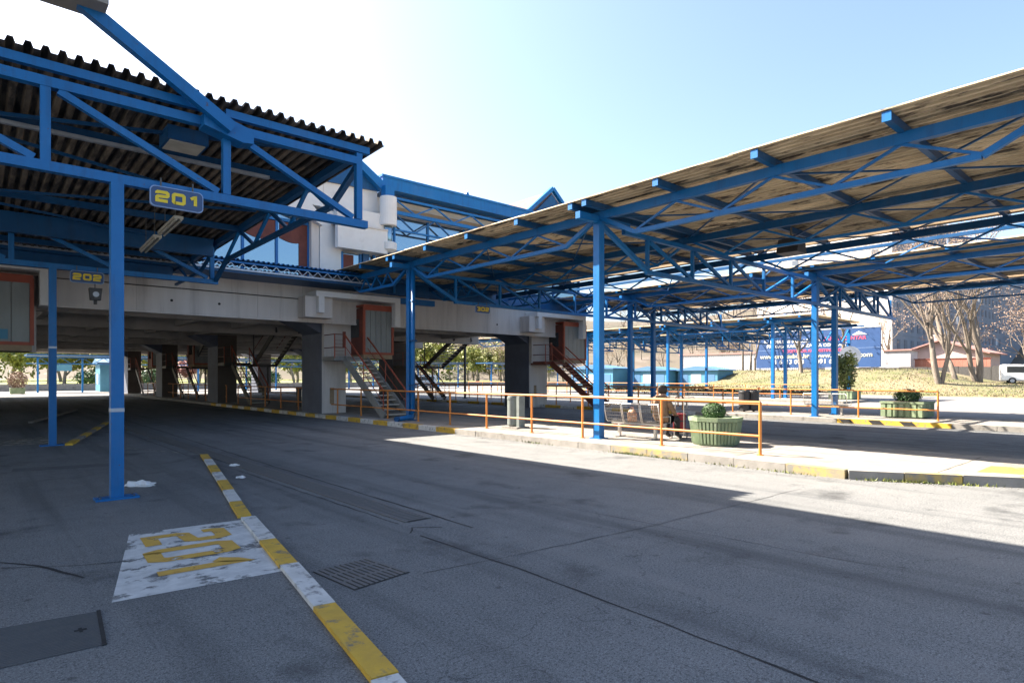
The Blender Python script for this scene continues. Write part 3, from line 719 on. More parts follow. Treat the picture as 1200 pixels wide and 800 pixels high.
mb = MB(); mb.box((1.62, 24.40, 4.3), (1.85, 24.49, 4.6)); mb.build('junction_box', 'steel_dark', TB)
for x in (7.0, 20.6, 5.4): rod('weep_hole', (x, 24.49, 4.45), (x, 24.51, 4.45), .05, 'tar', TB, 8)
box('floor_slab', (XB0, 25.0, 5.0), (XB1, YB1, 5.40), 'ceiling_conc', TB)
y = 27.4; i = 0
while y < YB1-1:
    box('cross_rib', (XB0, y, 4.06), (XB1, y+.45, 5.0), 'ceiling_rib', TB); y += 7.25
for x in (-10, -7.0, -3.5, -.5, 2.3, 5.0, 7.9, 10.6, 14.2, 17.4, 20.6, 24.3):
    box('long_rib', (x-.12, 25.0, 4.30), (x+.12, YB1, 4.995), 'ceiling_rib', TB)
box('rear_beam', (XB0, YB1-.5, 4.0), (XB1, YB1, 4.98), 'plaster', TB)
for x0 in (11.35, 23.55, -1.0, -13.4):
    w = 1.1 if x0 < 20 else 1.4
    for r, y in enumerate((25.2, 40.0, 54.5, 68.5)):
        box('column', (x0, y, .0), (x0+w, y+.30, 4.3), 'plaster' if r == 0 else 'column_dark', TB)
        box('column_side', (x0-.012, y+.02, .0), (x0+w-.03, y+2.1, 4.28), 'slate_tone', TB)  # column flanks in a darker slate tone than the front
        mb = MB(); mb.prism([(x0-.02, 3.6), (x0-.02, 4.26), (x0-1.3, 4.26)], y+.1, y+1.9); mb.build('haunch', 'slate_tone', TB)
        if r == 0:
            box('plinth_mark', (x0+.35, y-.006, .55), (x0+.55, y+.01, 1.25), 'timber', TB)
    # block and white portal frame over the booth
    box('bracket_block', (x0-1.35, 23.75, 4.12), (x0-.2, 24.49, 4.95), 'plaster', TB)
    box('portal_top', (x0-1.0, 23.5, 4.95), (x0+2.85, 24.49, 5.17), 'plaster_white', TB)
    box('portal_leg', (x0-.9, 23.5, 4.3), (x0-.66, 23.74, 4.95), 'plaster_white', TB)
    box('portal_leg', (x0+2.6, 23.5, 3.9), (x0+2.85, 24.49, 4.95), 'plaster_white', TB)
    box('booth_back_wall', (x0+.0, 25.0, 2.5), (x0+2.6, 25.19, 4.9), 'plaster', TB)
# eave corrugated strip in blue with lattice
for i in range(31):
    x = -14.6+i*.9
    if x > 11.6: break
    me = MATS and sheet_mesh('eave', 5, 1.9, B, depth=.06) if i == 0 else me
    o = link('eave_sheet', me, TB); o.matrix_basis = W2L(TB, Matrix.Translation((x, 22.75, 5.86)) @ Matrix.Rotation(R(3), 4, 'X'))
box('eave_chord', (-14.6, 22.78, 5.76), (12.5, 22.84, 5.82), 'blue', TB); box('eave_chord', (-14.6, 22.78, 5.5), (12.5, 22.84, 5.56), 'galv', TB)
mb = MB()
x = -14.5
while x < 12.3:
    mb.beam((x, 22.81, 5.56), (x+.2, 22.81, 5.76), .025, .025); mb.beam((x+.2, 22.81, 5.76), (x+.4, 22.81, 5.56), .025, .025); x += .4
tag(mb.build('eave_lattice', 'galv', TB), kind='stuff')
box('eave_soffit', (-14.6, 22.85, 5.42), (12.5, 24.49, 5.50), 'blue_dark', TB)
box('eave_gutter', (12.2, 24.2, 5.05), (16.5, 24.45, 5.3), 'blue', TB)
box('rear_fascia', (12.55, 24.34, 5.44), (27.4, 24.42, 6.25), 'blue_dark', TB)
# upper wall, left glazing
box('wall_core', (XB0, 25.6, 5.41), (XB1, YB1, 10.1), 'plaster_white', TB)
def glaz(x0, x1, z0, z1, y, n, m='glass'):
    dx = (x1-x0)/n
    for i in range(n):
        box('pane', (x0+i*dx+.05, y, z0+.03), (x0+(i+1)*dx-.05, y+.02, z1-.03), m, TB)
    for i in range(n+1): box('mullion', (x0+i*dx-.05, y-.06, z0), (x0+i*dx+.05, y+.08, z1), B, TB)
glaz(4.0, 10.6, 5.9, 8.05, 24.9, 5)
glaz(4.0, 10.6, 8.15, 8.9, 24.9, 5)
box('transom', (4.0, 24.82, 8.04), (10.6, 25.0, 8.16), B, TB)
for i in range(3):       # red awnings/curtain heads behind the left panes
    x = 6.7+i*1.32
    mb = MB(); n_ = 8
    pts = [(x+.06+1.16*k/n_, 7.35-.14*math.sin(math.pi*k/n_)) for k in range(n_+1)]
    mb.prism([(x+.06, 8.02)]+pts+[(x+1.22, 8.02)], 24.87, 24.895); mb.build('curtain', 'curtain', TB)
box('curtain', (10.2, 24.87, 5.95), (10.55, 24.895, 8.0), 'curtain', TB)
box('reveal', (10.62, 24.6, 5.6), (10.95, 25.6, 8.4), 'plaster', TB)
mb = MB(); mb.prism([(8.6, 8.75), (10.4, 8.25), (10.98, 8.0), (10.98, 8.35), (10.2, 9.1), (8.6, 9.3)], 24.3, 24.88); mb.build('sloped_hood', 'plaster_white', TB)
box('pier', (10.97, 24.55, 5.43), (11.95, 25.6, 8.75), 'plaster_white', TB)
box('upper_wall', (4.0, 24.75, 8.92), (13.75, 25.6, 10.05), 'plaster_white', TB)
for x in (11.2, 12.6): box('panel_joint', (x, 24.742, 8.95), (x+.02, 24.76, 10.0), 'plaster', TB)
box('balcony_wall', (11.5, 24.0, 7.15), (13.85, 24.25, 8.15), 'plaster_white', TB)
box('balcony_wall', (11.6, 24.26, 8.2), (13.85, 24.6, 8.95), 'plaster_white', TB)
box('balcony_cap', (11.45, 23.95, 8.15), (13.85, 24.6, 8.22), 'plaster', TB)
glaz(11.96, 13.7, 5.5, 7.1, 24.6, 2)
box('curtain', (11.98, 24.57, 6.35), (12.5, 24.595, 7.0), 'curtain', TB)
box('dark_frame', (12.9, 24.45, 5.5), (13.2, 24.58, 7.12), 'blue_dark', TB); box('dark_frame', (13.4, 24.45, 5.5), (13.5, 24.58, 7.12), 'blue', TB)
mb = MB(); mb.lathe([(.36, 0), (.38, .03), (.38, 1.25), (.36, 1.28)], 24, (14.0, 24.2, 8.45)); mb.build('round_bay', 'plaster_white', TB)
mb = MB(); mb.lathe([(.2, 0), (.38, .12), (.38, .42), (.36, .45)], 24, (14.0, 24.2, 7.25)); mb.build('round_bay_base', 'plaster_white', TB)
rod('round_bay_core', (14.0, 24.25, 7.6), (14.0, 24.25, 8.5), .2, 'glass', TB, 14)
rod('round_bay_post', (14.3, 24.2, 5.5), (14.3, 24.2, 8.6), .06, B, TB)
# right glazing
glaz(14.4, 27.3, 5.45, 7.45, 24.9, 6); glaz(14.4, 27.3, 7.55, 9.15, 24.9, 6)
box('transom', (14.4, 24.82, 7.44), (27.3, 25.0, 7.56), B, TB)
for zc, h in ((9.22, .16), (8.42, .07), (9.86, .10)): box('truss_chord', (14.35, 24.44, zc-h/2), (27.3, 24.56, zc+h/2), B, TB)
x = 14.5
while x < 27:
    beam('truss_web', (x, 24.5, 9.82), (x+1.1, 24.5, 9.28), .06, .06, B, TB); beam('truss_web', (x+1.1, 24.5, 9.28), (x+2.2, 24.5, 9.82), .06, .06, B, TB)
    beam('truss_web', (x, 24.5, 9.16), (x+1.1, 24.5, 8.44), .06, .06, 'blue_dark', TB); beam('truss_web', (x+1.1, 24.5, 8.44), (x+2.2, 24.5, 9.16), .06, .06, 'blue_dark', TB)
    x += 2.2
box('cream_strip', (14.6, 24.95, 9.3), (27, 25.05, 9.62), 'timber', TB)
# roof
box('roof_fascia', (13.85, 24.42, 10.18), (XB1+.4, 24.9, 10.72), B, TB)
box('roof_lip', (13.8, 24.38, 10.70), (XB1+.45, 25.0, 10.80), B, TB)
box('roof_deck', (13.95, 24.9, 10.12), (XB1+.3, YB1, 10.6), 'blue_dark', TB)
box('roof_deck', (XB0, 24.9, 10.15), (13.0, YB1, 10.75), 'blue_dark', TB)
mb = MB(); mb.prism([(12.4, 11.35), (12.4, 11.0), (13.85, 9.98), (14.05, 9.98), (14.05, 10.3)], 24.3, 24.6); mb.build('hip_beam', B, TB)
mb = MB(); mb.prism([(9.5, 11.0), (12.5, 11.0), (13.8, 10.05), (9.5, 9.95)], 24.62, 24.74); mb.build('hip_soffit', 'blue_dark', TB)
box('hip_post', (13.75, 24.0, 9.75), (14.2, 24.4, 10.2), B, TB)
mb = MB(); mb.prism([(18.55, 10.8), (18.8, 10.8), (18.68, 11.05)], 24.5, 24.7); mb.build('finial', B, TB)
rf = MB(); rf.prism([(23.0, 10.78), (26.6, 10.78), (24.8, 12.3)], 24.75, 34); rfo = rf.build('gable_roof', 'roof_tiles', TB)
for a, b in (((22.9, 10.8), (24.8, 12.42)), ((24.8, 12.42), (26.7, 10.8))): beam('verge_board', (a[0], 24.62, a[1]), (b[0], 24.62, b[1]), .22, .2, B, TB)
mb = MB(); mb.prism([(23.4, 10.8), (26.2, 10.8), (24.8, 12.1)], 24.64, 24.74); mb.build('gable_face', 'blue_dark', TB)

# ---------------------------------------------------------------- stair and booth units
def stair_flight(t, x0, x1, ya, za, yb, zb, n, strg='stringer', tr='tread', closed=False):
    for x in (x0, x1): beam('stringer', (x, ya, za-.02), (x, yb, zb+.02), .07, .32, strg, t)
    for i in range(n):
        f = (i+.5)/n; y = ya+(yb-ya)*f; z = za+(zb-za)*f; d = abs(yb-ya)/n*.5
        box('tread', (x0+.03, y-d*1.15, z-.02), (x1-.03, y+d*1.15, z+.025), tr, t)
def stair_unit(x0, yb, label, near=True, tr='tread', strg='stringer'):
    # landing at z 2.55 in front of the column, flight down towards -Y
    t = thing('staircase', label, 'stairs', (x0+.6, yb-3, .15))
    box('landing', (x0-.1, yb-1.2, 2.40), (x0+1.35, yb-.02, 2.58), strg, t)
    sx0, sx1 = x0+.35, x0+1.35
    stair_flight(t, sx0, sx1, yb-1.2, 2.5, yb-4.5, .18, 13, strg, tr)
    for x in (sx0, sx1):
        rod('handrail', (x, yb-1.2, 3.5), (x, yb-4.5, 1.15), .035, 'red_frame', t); rod('mid_rail', (x, yb-1.2, 3.05), (x, yb-4.5, .70), .015, 'red_frame', t)
        for f in (0.02, .5, .98):
            y = yb-1.2-3.3*f; z = 2.5-2.32*f; rod('baluster', (x, y, z), (x, y, z+1.0), .022, 'red_frame', t)
    rod('landing_rail', (x0-.08, yb-1.18, 3.5), (x0+.35, yb-1.18, 3.5), .02, 'red_dark', t); rod('landing_rail', (x0-.08, yb-1.18, 2.95), (x0+.35, yb-1.18, 2.95), .02, 'red_dark', t)
    rod('landing_rail', (x0-.08, yb-1.18, 3.5), (x0-.08, yb-.05, 3.5), .02, 'red_dark', t); rod('landing_rail', (x0-.08, yb-1.18, 2.95), (x0-.08, yb-.05, 2.95), .02, 'red_dark', t)
    rod('baluster', (x0-.08, yb-1.18, 2.5), (x0-.08, yb-1.18, 3.52), .025, 'red_frame', t)
    for k in range(5): rod('wire', (x0-.08, yb-1.18, 2.65+.15*k), (x0+.35, yb-1.18, 2.65+.15*k), .006, 'red_dark', t, 6)
    box('panel_post', (x0+.28, yb-1.22, 2.95), (x0+.40, yb-1.16, 3.62), 'red_dark', t)
    return t
def booth(x0, x1, yb, label):
    t = thing('booth', label, 'booth', (x0, yb, 2.55)); y0, y1 = yb-1.25, yb+.45; z0, z1 = 2.68, 4.72
    box('floor', (x0, y0, 2.5), (x1, y1, 2.68), 'timber', t); box('roof', (x0-.03, y0-.03, z1), (x1+.03, y1, z1+.1), 'red_frame', t)
    for x in (x0, x1):
        for y in (y0, y1-.08): box('corner_post', (x-.05, y-.04, z0), (x+.05, y+.05, z1), 'red_frame', t)
    box('sill', (x0+.051, y0-.03, z0), (x1-.051, y0+.03, z0+.1), 'red_frame', t); box('head', (x0+.051, y0-.03, z1-.14), (x1-.051, y0+.03, z1), 'red_frame', t)
    n = 5; dx = (x1-x0-.1)/n
    for i in range(n): box('pane', (x0+.05+i*dx+.008, y0, z0+.1), (x0+.05+(i+1)*dx-.008, y0+.02+.012*(i % 2), z1-.14), 'booth_panel', t)
    d = box('door', (x0-.02, y0+.1, z0), (x0+.02, y1-.15, z1-.05), 'red_dark', t)
    dpn = box('door_pane', (x0-.03, y0+.4, z0+.75), (x0-.021, y1-.45, z1-.5), 'glass_car', t); adopt(dpn, d)
    box('back_panel', (x0+.05, y1-.05, z0), (x1-.05, y1, z1), 'red_dark', t); box('side_panel', (x1-.02, y0+.06, z0), (x1+.02, y1-.1, z1), 'booth_panel', t)
    return t
booth(12.62, 14.0, 25.1, 'red framed booth with pale panels above the near platform stairs')
booth(24.95, 26.75, 25.1, 'red framed booth with pale panels above the second platform stairs')
booth(-.9, 1.42, 25.1, 'red framed booth with pale panels at the left edge of the picture')
mb = MB(); mb.box((.2, 23.83, 2.85), (.85, 23.845, 3.15)); tag(mb.build('notice_sticker', 'kiosk_blue'), 'small blue notice stuck on the left booth panels', 'notice')
stair_unit(11.45, 25.2, 'steel staircase with red rails below the near platform booth')
stair_unit(23.75, 25.2, 'dark steel staircase below the second platform booth', tr='tread_wood', strg='red_dark')
stair_unit(-.9-1.0, 25.2, 'staircase below the booth at the left edge', strg='steel_dark')
desc = {(11.45, 40.0): 'dark staircase at the second column row of the near platform', (11.45, 54.5): 'dark staircase at the third column row of the near platform',
        (11.45, 68.5): 'dark staircase at the farthest column row of the near platform', (23.75, 40.0): 'dark staircase at the second column row of the second platform'}
for (x, y), l in desc.items(): stair_unit(x, y, l, strg='steel_dark')
def upper_stair(x0, x1, ya, yb, label):
    t = thing('upper_staircase', label, 'stairs', (x0, ya, 2.5))
    box('landing', (x0-.05, ya, 2.36), (x1+.05, ya+1.4, 2.5), 'steel_dark', t)
    stair_flight(t, x0, x1, ya, 2.5, yb, 4.4, 10, 'steel_dark', 'tread')
    for x in (x0, x1): rod('handrail', (x, ya, 3.4), (x, yb, 5.2), .025, 'red_dark', t)
    rod('hanger', (x0, ya+.1, 2.4), (x0, ya+.1, 4.99), .04, 'steel_dark', t); rod('hanger', (x1, ya+1.3, .15), (x1, ya+1.3, 2.38), .06, 'steel_dark', t)
upper_stair(12.9, 14.2, 38.2, 34.6, 'inner flight rising to the hall behind the first column of the near platform')
upper_stair(25.2, 26.7, 38.2, 34.6, 'inner flight rising to the hall on the second platform')
upper_stair(13.0, 14.3, 52.5, 49, 'inner flight rising to the hall deep under the building')
# inner booths hung below the slab
for k, (x0, y0, l) in enumerate(((12.7, 52.0, 'pale hanging panel booth deep below the building, nearer'), (12.7, 66.2, 'pale hanging panel booth deep below the building, farther'))):
    booth(x0, x0+1.4, y0, l)
# inner posts
for x, y, l in ((14.6, 33.0, 'slim dark post on the near platform under the building'), (18.2+9, 36, 'slim dark post on the second platform under the building')):
    t = thing('steel_post', l, 'post', (x, y, .15)); beam('shaft', (x, y, .15), (x, y, 4.99), .12, .12, 'steel_dark', t); box('foot', (x-.15, y-.15, .15), (x+.15, y+.15, .18), 'steel_dark', t)

# ---------------------------------------------------------------- railings
def railing(label, x, ys, m='orange', h=1.05, mid=.38, zb=.15, r=.03):
    t = thing('railing', label, 'railing', (x, ys[0], zb))
    for y in ys: po = rod('post', (x, y, zb), (x, y, zb+h), r*1.05, m, t); adopt(rod('foot', (x, y, zb), (x, y, zb+.012), r*2.2, m, t), po)
    for a, b in zip(ys, ys[1:]):
        rod('top_rail', (x, a, zb+h), (x, b, zb+h), r, m, t); rod('mid_rail', (x, a, zb+mid), (x, b, zb+mid), r*.85, m, t)
    return t
railing('orange pipe railing along the near platform from the planter past the stairs', 11.78, [5.88, 8.2, 10.6, 12.5, 14.5, 16.4, 18.3, 20.4, 22.5, 24.6, 26.7, 28.8, 31, 33.2, 35.4, 37.6])
railing('dim pipe railing deep under the building on the near platform', 11.78, [39.8, 42, 44.2, 46.4, 48.6, 50.8, 53, 55.2, 57.4, 59.6, 62])
railing('orange pipe railing on the second platform with planter', 25.7, [6.3, 8.9, 11.5, 14.1, 16.7, 19.3])
railing('far orange pipe railing before the grass bank', 43.2, [17.5+2.6*i for i in range(16)])
railing('orange railing on the second platform beside its stairs', 24.9, [22+2.4*i for i in range(9)])
railing('pipe railing along the far edge of the second platform', 28.2, [16+2.6*i for i in range(12)])

# ---------------------------------------------------------------- bench, person and their things
def bench(x, y, n, label, m='chrome', rz=0):
    t = thing('bench', label, 'bench', (x, y, .15), rz)     # seats run along local Y, facing local +X
    w = .575; L = n*w
    def LB(name, lo, hi, mm): o = link(name, cubemat(mm), t); c = [(a+b)/2 for a, b in zip(lo, hi)]; o.matrix_basis = Matrix.Translation(c) @ Matrix.Diagonal((*[b-a for a, b in zip(lo, hi)], 1)); return o
    def LR(name, p, q, r, mm, n_=8): M, l = frame(p, q); o = link(name, cylmat(mm, n_), t); o.matrix_basis = M @ Matrix.Diagonal((r, r, l, 1)); return o
    LB('rail', (.20, -L/2+.05, .34), (.26, L/2-.05, .40), m)
    for yy in (-L/2+.3, L/2-.3): LB('leg', (.19, yy-.03, 0), (.27, yy+.03, .34), m); LB('foot', (.02, yy-.03, 0), (.46, yy+.03, .03), m)
    for i in range(n):
        a = -L/2+i*w+.02; b = a+w-.04
        mb = MB()
        path = [(.46, .40), (.44, .43), (.10, .40), (.04, .44), (-.02, .66), (-.06, .86), (-.03, .885)]
        for yy in (a, b): mb.tube([(px, yy, pz) for px, pz in path], .014, 6)
        seat = mb.build('seat_frame', m, t, local=True, smooth=True)
        mb = MB()
        for k in range(1, 15):     # wire mesh along the path
            f = k/15; seg = f*(len(path)-1); j = int(seg); u = seg-j; px = path[j][0]*(1-u)+path[j+1][0]*u; pz = path[j][1]*(1-u)+path[j+1][1]*u
            mb.beam((px, a, pz), (px, b, pz), .010, .010)
        for k in range(1, 9):
            yy = a+(b-a)*k/9
            for p0, p1 in zip(path, path[1:]): mb.beam((p0[0], yy, p0[1]), (p1[0], yy, p1[1]), .006, .006)
        mb.build('wire_mesh', 'wire', t, local=True)
        LR('top_roll', (-.045, a, .88), (-.045, b, .88), .022, m)
    LR('armrest', (.06, -L/2-.0, .58), (.42, -L/2-.0, .58), .014, m); LR('armrest_post', (.42, -L/2-.0, .42), (.42, -L/2-.0, .58), .014, m)
    return t
bench(12.55, 9.64, 3, 'chrome wire bench with three seats behind the orange railing')
bench(26.35, 10.4, 3, 'wire mesh bench on the second platform by the paired poles')
bench(26.35, 17.6, 3, 'distant wire bench on the second platform')
# patterned bag on the bench
hb = thing('carrier_bag', 'small orange patterned bag on the middle bench seat', 'bag', (12.72, 9.75, .56))
mb = MB(); mb.lathe([(.10, 0), (.13, .06), (.125, .2), (.08, .30), (.05, .32)], 12, (0, 0, 0)); o = mb.build('sack', 'bag_orange', hb, local=True, smooth=True)
mb = MB(); mb.tube([(.04, 0, .3), (.05, 0, .38), (-.05, 0, .38), (-.04, 0, .3)], .008, 6); mb.build('strap', 'bag_orange', hb, local=True)

# seated person, back to the camera: one skinned body
def person():
    t = thing('person', 'person in a brown coat seated on the bench, back turned', 'person', (12.86, 8.98, .15))
    J = {'pel': (0, 0, .52, .155), 'wai': (-.02, 0, .66, .15), 'che': (.0, 0, .86, .175), 'nb': (.03, 0, 1.03, .085), 'hd0': (.06, 0, 1.10, .065), 'hd1': (.085, 0, 1.20, .098), 'hd2': (.085, 0, 1.285, .085),
         'lsh': (.01, .17, .96, .085), 'lel': (.10, .25, .70, .06), 'lwr': (.32, .16, .60, .04), 'rsh': (.01, -.17, .96, .085), 'rel': (.10, -.25, .70, .06), 'rwr': (.32, -.16, .60, .04),
         'lhi': (.06, .10, .50, .11), 'lkn': (.46, .12, .50, .075), 'lan': (.42, .12, .10, .05), 'lto': (.58, .13, .04, .045), 'rhi': (.06, -.10, .50, .11), 'rkn': (.46, -.12, .50, .075), 'ran': (.44, -.13, .10, .05), 'rto': (.60, -.14, .04, .045)}
    E_ = [('pel', 'wai'), ('wai', 'che'), ('che', 'nb'), ('nb', 'hd0'), ('hd0', 'hd1'), ('hd1', 'hd2'), ('che', 'lsh'), ('lsh', 'lel'), ('lel', 'lwr'), ('che', 'rsh'), ('rsh', 'rel'), ('rel', 'rwr'),
          ('pel', 'lhi'), ('lhi', 'lkn'), ('lkn', 'lan'), ('lan', 'lto'), ('pel', 'rhi'), ('rhi', 'rkn'), ('rkn', 'ran'), ('ran', 'rto')]
    # hands: palm and five fingers each
    for s, w in ((1, 'lwr'), (-1, 'rwr')):
        x, y, z, _ = J[w]; pk = w+'p'; J[pk] = (x+.075, y-s*.03, z-.01, .032); E_.append((w, pk))
        for k, (dy, ln) in enumerate(((.03, .058), (.012, .068), (-.008, .064), (-.026, .05))):
            a = f'{pk}{k}a'; b = f'{pk}{k}b'; J[a] = (x+.075+ln*.6, y-s*.03+s*dy, z-.012, .0095); J[b] = (x+.075+ln, y-s*.03+s*dy, z-.045, .008); E_ += [(pk, a), (a, b)]
        a = f'{pk}t'; J[a] = (x+.07, y-s*.03-s*.055, z-.02, .0095); E_.append((pk, a))
    names = list(J); me = bpy.data.meshes.new('body'); me.from_pydata([J[k][:3] for k in names], [(names.index(a), names.index(b)) for a, b in E_], [])
    o = bpy.data.objects.new('body', me); C.objects.link(o)
    sm = o.modifiers.new('skin', 'SKIN'); sm.use_smooth_shade = True
    if not me.skin_vertices: bpy.context.view_layer.objects.active = o
    for i, k in enumerate(names):
        sv = me.skin_vertices[0].data[i]; sv.radius = (J[k][3], J[k][3]); sv.use_root = (k == 'pel')
    ss = o.modifiers.new('sub', 'SUBSURF'); ss.levels = 2; ss.render_levels = 2
    dg = bpy.context.evaluated_depsgraph_get(); m2 = bpy.data.meshes.new_from_object(o.evaluated_get(dg)); bpy.data.objects.remove(o)
    m2.materials.clear()
    for mm in ('coat', 'trousers', 'skin', 'bin_black'): m2.materials.append(MATS[mm])
    for p in m2.polygons:
        c = p.center; p.use_smooth = True
        if c.z > 1.06: k = 2
        elif c.z < .09: k = 3
        elif c.z < .57 and c.x > .10 or c.z < .45: k = 1
        elif c.x > .335 and c.z < .66: k = 2
        else: k = 0
        p.material_index = k
    body = link('body', m2, t)
    mb = MB(); mb.lathe([(.06, 1.10), (.10, 1.14), (.113, 1.20), (.108, 1.26), (.08, 1.305), (.03, 1.325)], 16, (.066, 0, 0)); mb.build('hair', 'hair', t, local=True, smooth=True)
    mb = MB()      # face on the far side of the head
    mb.lathe([(.004, -.02), (.016, -.012), (.012, .012), (.003, .03)], 8, (.188, 0, 1.19)); mb.build('nose', 'skin', t, local=True, smooth=True)
    for s in (-1, 1):
        mb = MB(); mb.lathe([(.004, -.012), (.012, 0), (.004, .012)], 8, (.172, s*.034, 1.215)); mb.build('eye', 'plastic_white', t, local=True, smooth=True)
        mb = MB(); mb.lathe([(.006, -.03), (.018, 0), (.008, .03)], 8, (.09, s*.112, 1.19)); mb.build('ear', 'skin', t, local=True, smooth=True)
    mb = MB(); mb.box((.165, -.026, 1.133), (.178, .026, 1.142)); mb.build('mouth', 'bag_red', t, local=True)
    mb = MB(); mb.lathe([(.098, .965), (.125, .985), (.12, 1.06), (.095, 1.075)], 14, (.02, 0, 0)); mb.build('collar', 'coat', t, local=True, smooth=True)
    t.scale = (1.1, 1.16, 1.03); return t
person()

def trolley(x, y, label):
    t = thing('shopping_trolley', label, 'trolley', (x, y, .15), R(35))
    mb = MB(); mb.prism([(-.13, .16), (.13, .14), (.15, .55), (.10, .62), (-.12, .62)], -.15, .15); mb.build('sack', 'bag_red', t, local=True)
    mb = MB(); mb.box((-.125, -.155, .42), (.155, .155, .45)); mb.build('strap', 'bin_black', t, local=True)
    for s in (-1, 1):
        mb = MB(); mb.tube([(-.16, s*.11, .12), (-.18, s*.11, .6), (-.26, s*.10, 1.02)], .011, 6); mb.build('frame_tube', 'chrome', t, local=True)
        mb = MB(); mb.tube([(-.15, s*.17, .075), (-.15, s*.195, .075)], .075, 14); w = mb.build('wheel', 'rubber', t, local=True)
        mb = MB(); mb.tube([(-.15, s*.165, .075), (-.15, s*.2, .075)], .035, 10); mb.build('hub', 'chrome', w, local=True)
    mb = MB(); mb.tube([(-.26, -.1, 1.02), (-.29, -.06, 1.08), (-.29, .06, 1.08), (-.26, .1, 1.02)], .014, 6); mb.build('handle', 'bin_black', t, local=True)
    mb = MB(); mb.box((-.2, -.14, .12), (.12, .14, .14)); mb.build('base_shelf', 'chrome', t, local=True)
    mb = MB(); mb.tube([(.10, -.12, .02), (.10, -.12, .13)], .01, 6); mb.tube([(.10, .12, .02), (.10, .12, .13)], .01, 6); mb.build('stand', 'chrome', t, local=True)
    mb = MB(); mb.tube([(.08, -.2, .52), (.16, -.05, .66), (.2, .18, .55)], .012, 6); mb.build('cord', 'bin_black', t, local=True)
trolley(13.7, 9.0, 'red wheeled shopping trolley between the bench and the planter')

# ---------------------------------------------------------------- planters, bins
def leaf_cloud(mb, c, rad, n, size, mi=0, shell=.75, flat=1.0):
    c = Vector(c)
    for i in range(n):
        d = Vector((random.gauss(0, 1), random.gauss(0, 1), random.gauss(0, 1))).normalized()
        r = random.uniform(shell, 1.0) if random.random() < .8 else random.uniform(.3, 1)
        p = c+Vector((d.x*rad[0], d.y*rad[1], d.z*rad[2]))*r
        a = Vector((random.gauss(0, 1), random.gauss(0, 1), random.gauss(0, 1))).normalized(); b = a.cross(d+Vector((.1, .2, .05))).normalized()
        s = size*random.uniform(.6, 1.3); k = len(mb.v)
        mb.v += [tuple(p-a*s), tuple(p+b*s*.5), tuple(p+a*s), tuple(p-b*s*.5)]; mb.f.append((k, k+1, k+2, k+3)); mb.mi.append(mi)
def leaf_mesh(mb, name, m):
    me = bpy.data.meshes.new(name); me.from_pydata(mb.v, [], mb.f)
    for mm in ([m] if isinstance(m, str) else m): me.materials.append(MATS[mm])
    me.polygons.foreach_set('material_index', mb.mi); return me
def planter8(x, y, label):
    t = thing('planter', label, 'planter', (x, y, .15), R(12))
    n = 8; r0, r1, h = .54, .60, .64
    mb = MB(); mb.lathe([(r0-.05, .03), (r1-.05, h-.04)], n, twist=math.pi/8); tub = mb.build('tub', 'green_planter', t, local=True)
    mb = MB(); mb.lathe([(r0-.06, 0), (r0-.03, .04)], n, twist=math.pi/8); mb.build('foot', 'green_planter', t, local=True)
    for k in range(n):      # ribs on each face
        for j in range(5):
            u = (j+.5)/5; a0 = 2*math.pi*k/n+math.pi/8; a1 = 2*math.pi*(k+1)/n+math.pi/8
            def pt(r, z): return ((math.cos(a0)*(1-u)+math.cos(a1)*u)*r, (math.sin(a0)*(1-u)+math.sin(a1)*u)*r, z)
            mb = MB(); mb.beam(pt(r0-.035, .05), pt(r1-.035, h-.10), .055, .05); adopt(mb.build('rib', 'green_planter', t, local=True), tub)
    mb = MB(); mb.lathe([(r1-.03, h-.10), (r1, h-.09), (r1+.01, h), (r1-.08, h), (r1-.09, h-.05)], n, twist=math.pi/8); mb.build('rim', 'green_planter', t, local=True)
    mb = MB(); mb.lathe([(.4, h-.06), (.1, h-.02)], 12); adopt(mb.build('soil', 'bark', t, local=True), tub)
    return t
planter8(12.92, 7.52, 'octagonal green ribbed planter at the end of the orange railing')
random.seed(5)
bs = thing('ball_shrub', 'clipped round evergreen shrub in the octagonal planter', 'shrub', (12.88, 7.54, .75))
mb = MB(); leaf_cloud(mb, (0, 0, .16), (.27, .27, .21), 2600, .022, shell=.85); link('foliage', leaf_mesh(mb, 'foliage', 'leaf_dark'), bs)
mb = MB(); mb.tube([(0, 0, -.05), (0, 0, .2)], .03, 6); mb.build('stem', 'bark', bs, local=True)
def planter4(x, y, label, sx=.72, h=.62, zb=.15):
    t = thing('planter', label, 'planter', (x, y, zb), R(0))
    mb = MB(); mb.box((-sx+.04, -sx+.04, .04), (sx-.04, sx-.04, h-.05)); tub = mb.build('tub', 'green_planter', t, local=True)
    mb = MB(); mb.box((-sx-.02, -sx-.02, h-.07), (sx+.02, sx+.02, h)); mb.build('rim', 'green_planter', t, local=True)
    for s in range(4):
        for j in range(7):
            u = -sx+(j+.5)*2*sx/7; lo, hi = (u-.07, -sx, .05), (u+.07, -sx+.05, h-.08)
            mb = MB(); mb.box(lo, hi); o = mb.build('rib', 'green_planter', t, local=True); o.rotation_euler = (0, 0, s*math.pi/2)
    for a in (-1, 1): mb = MB(); mb.box((a*sx*.7-.08, -sx*.8, 0), (a*sx*.7+.08, sx*.8, .05)); mb.build('foot', 'green_planter', t, local=True)
    mb = MB(); mb.box((-sx+.1, -sx+.1, h-.05), (sx-.1, sx-.1, h+.004)); adopt(mb.build('soil', 'bark', t, local=True), tub)
planter4(27.3, 7.7, 'square green ribbed planter on the second platform')
bs = thing('low_shrub', 'dark low shrub growing in the square planter', 'shrub', (27.3, 7.7, .75))
mb = MB(); leaf_cloud(mb, (0, .0, .22), (.5, .5, .3), 1800, .04, shell=.6); link('foliage', leaf_mesh(mb, 'foliage', 'leaf_dark'), bs)
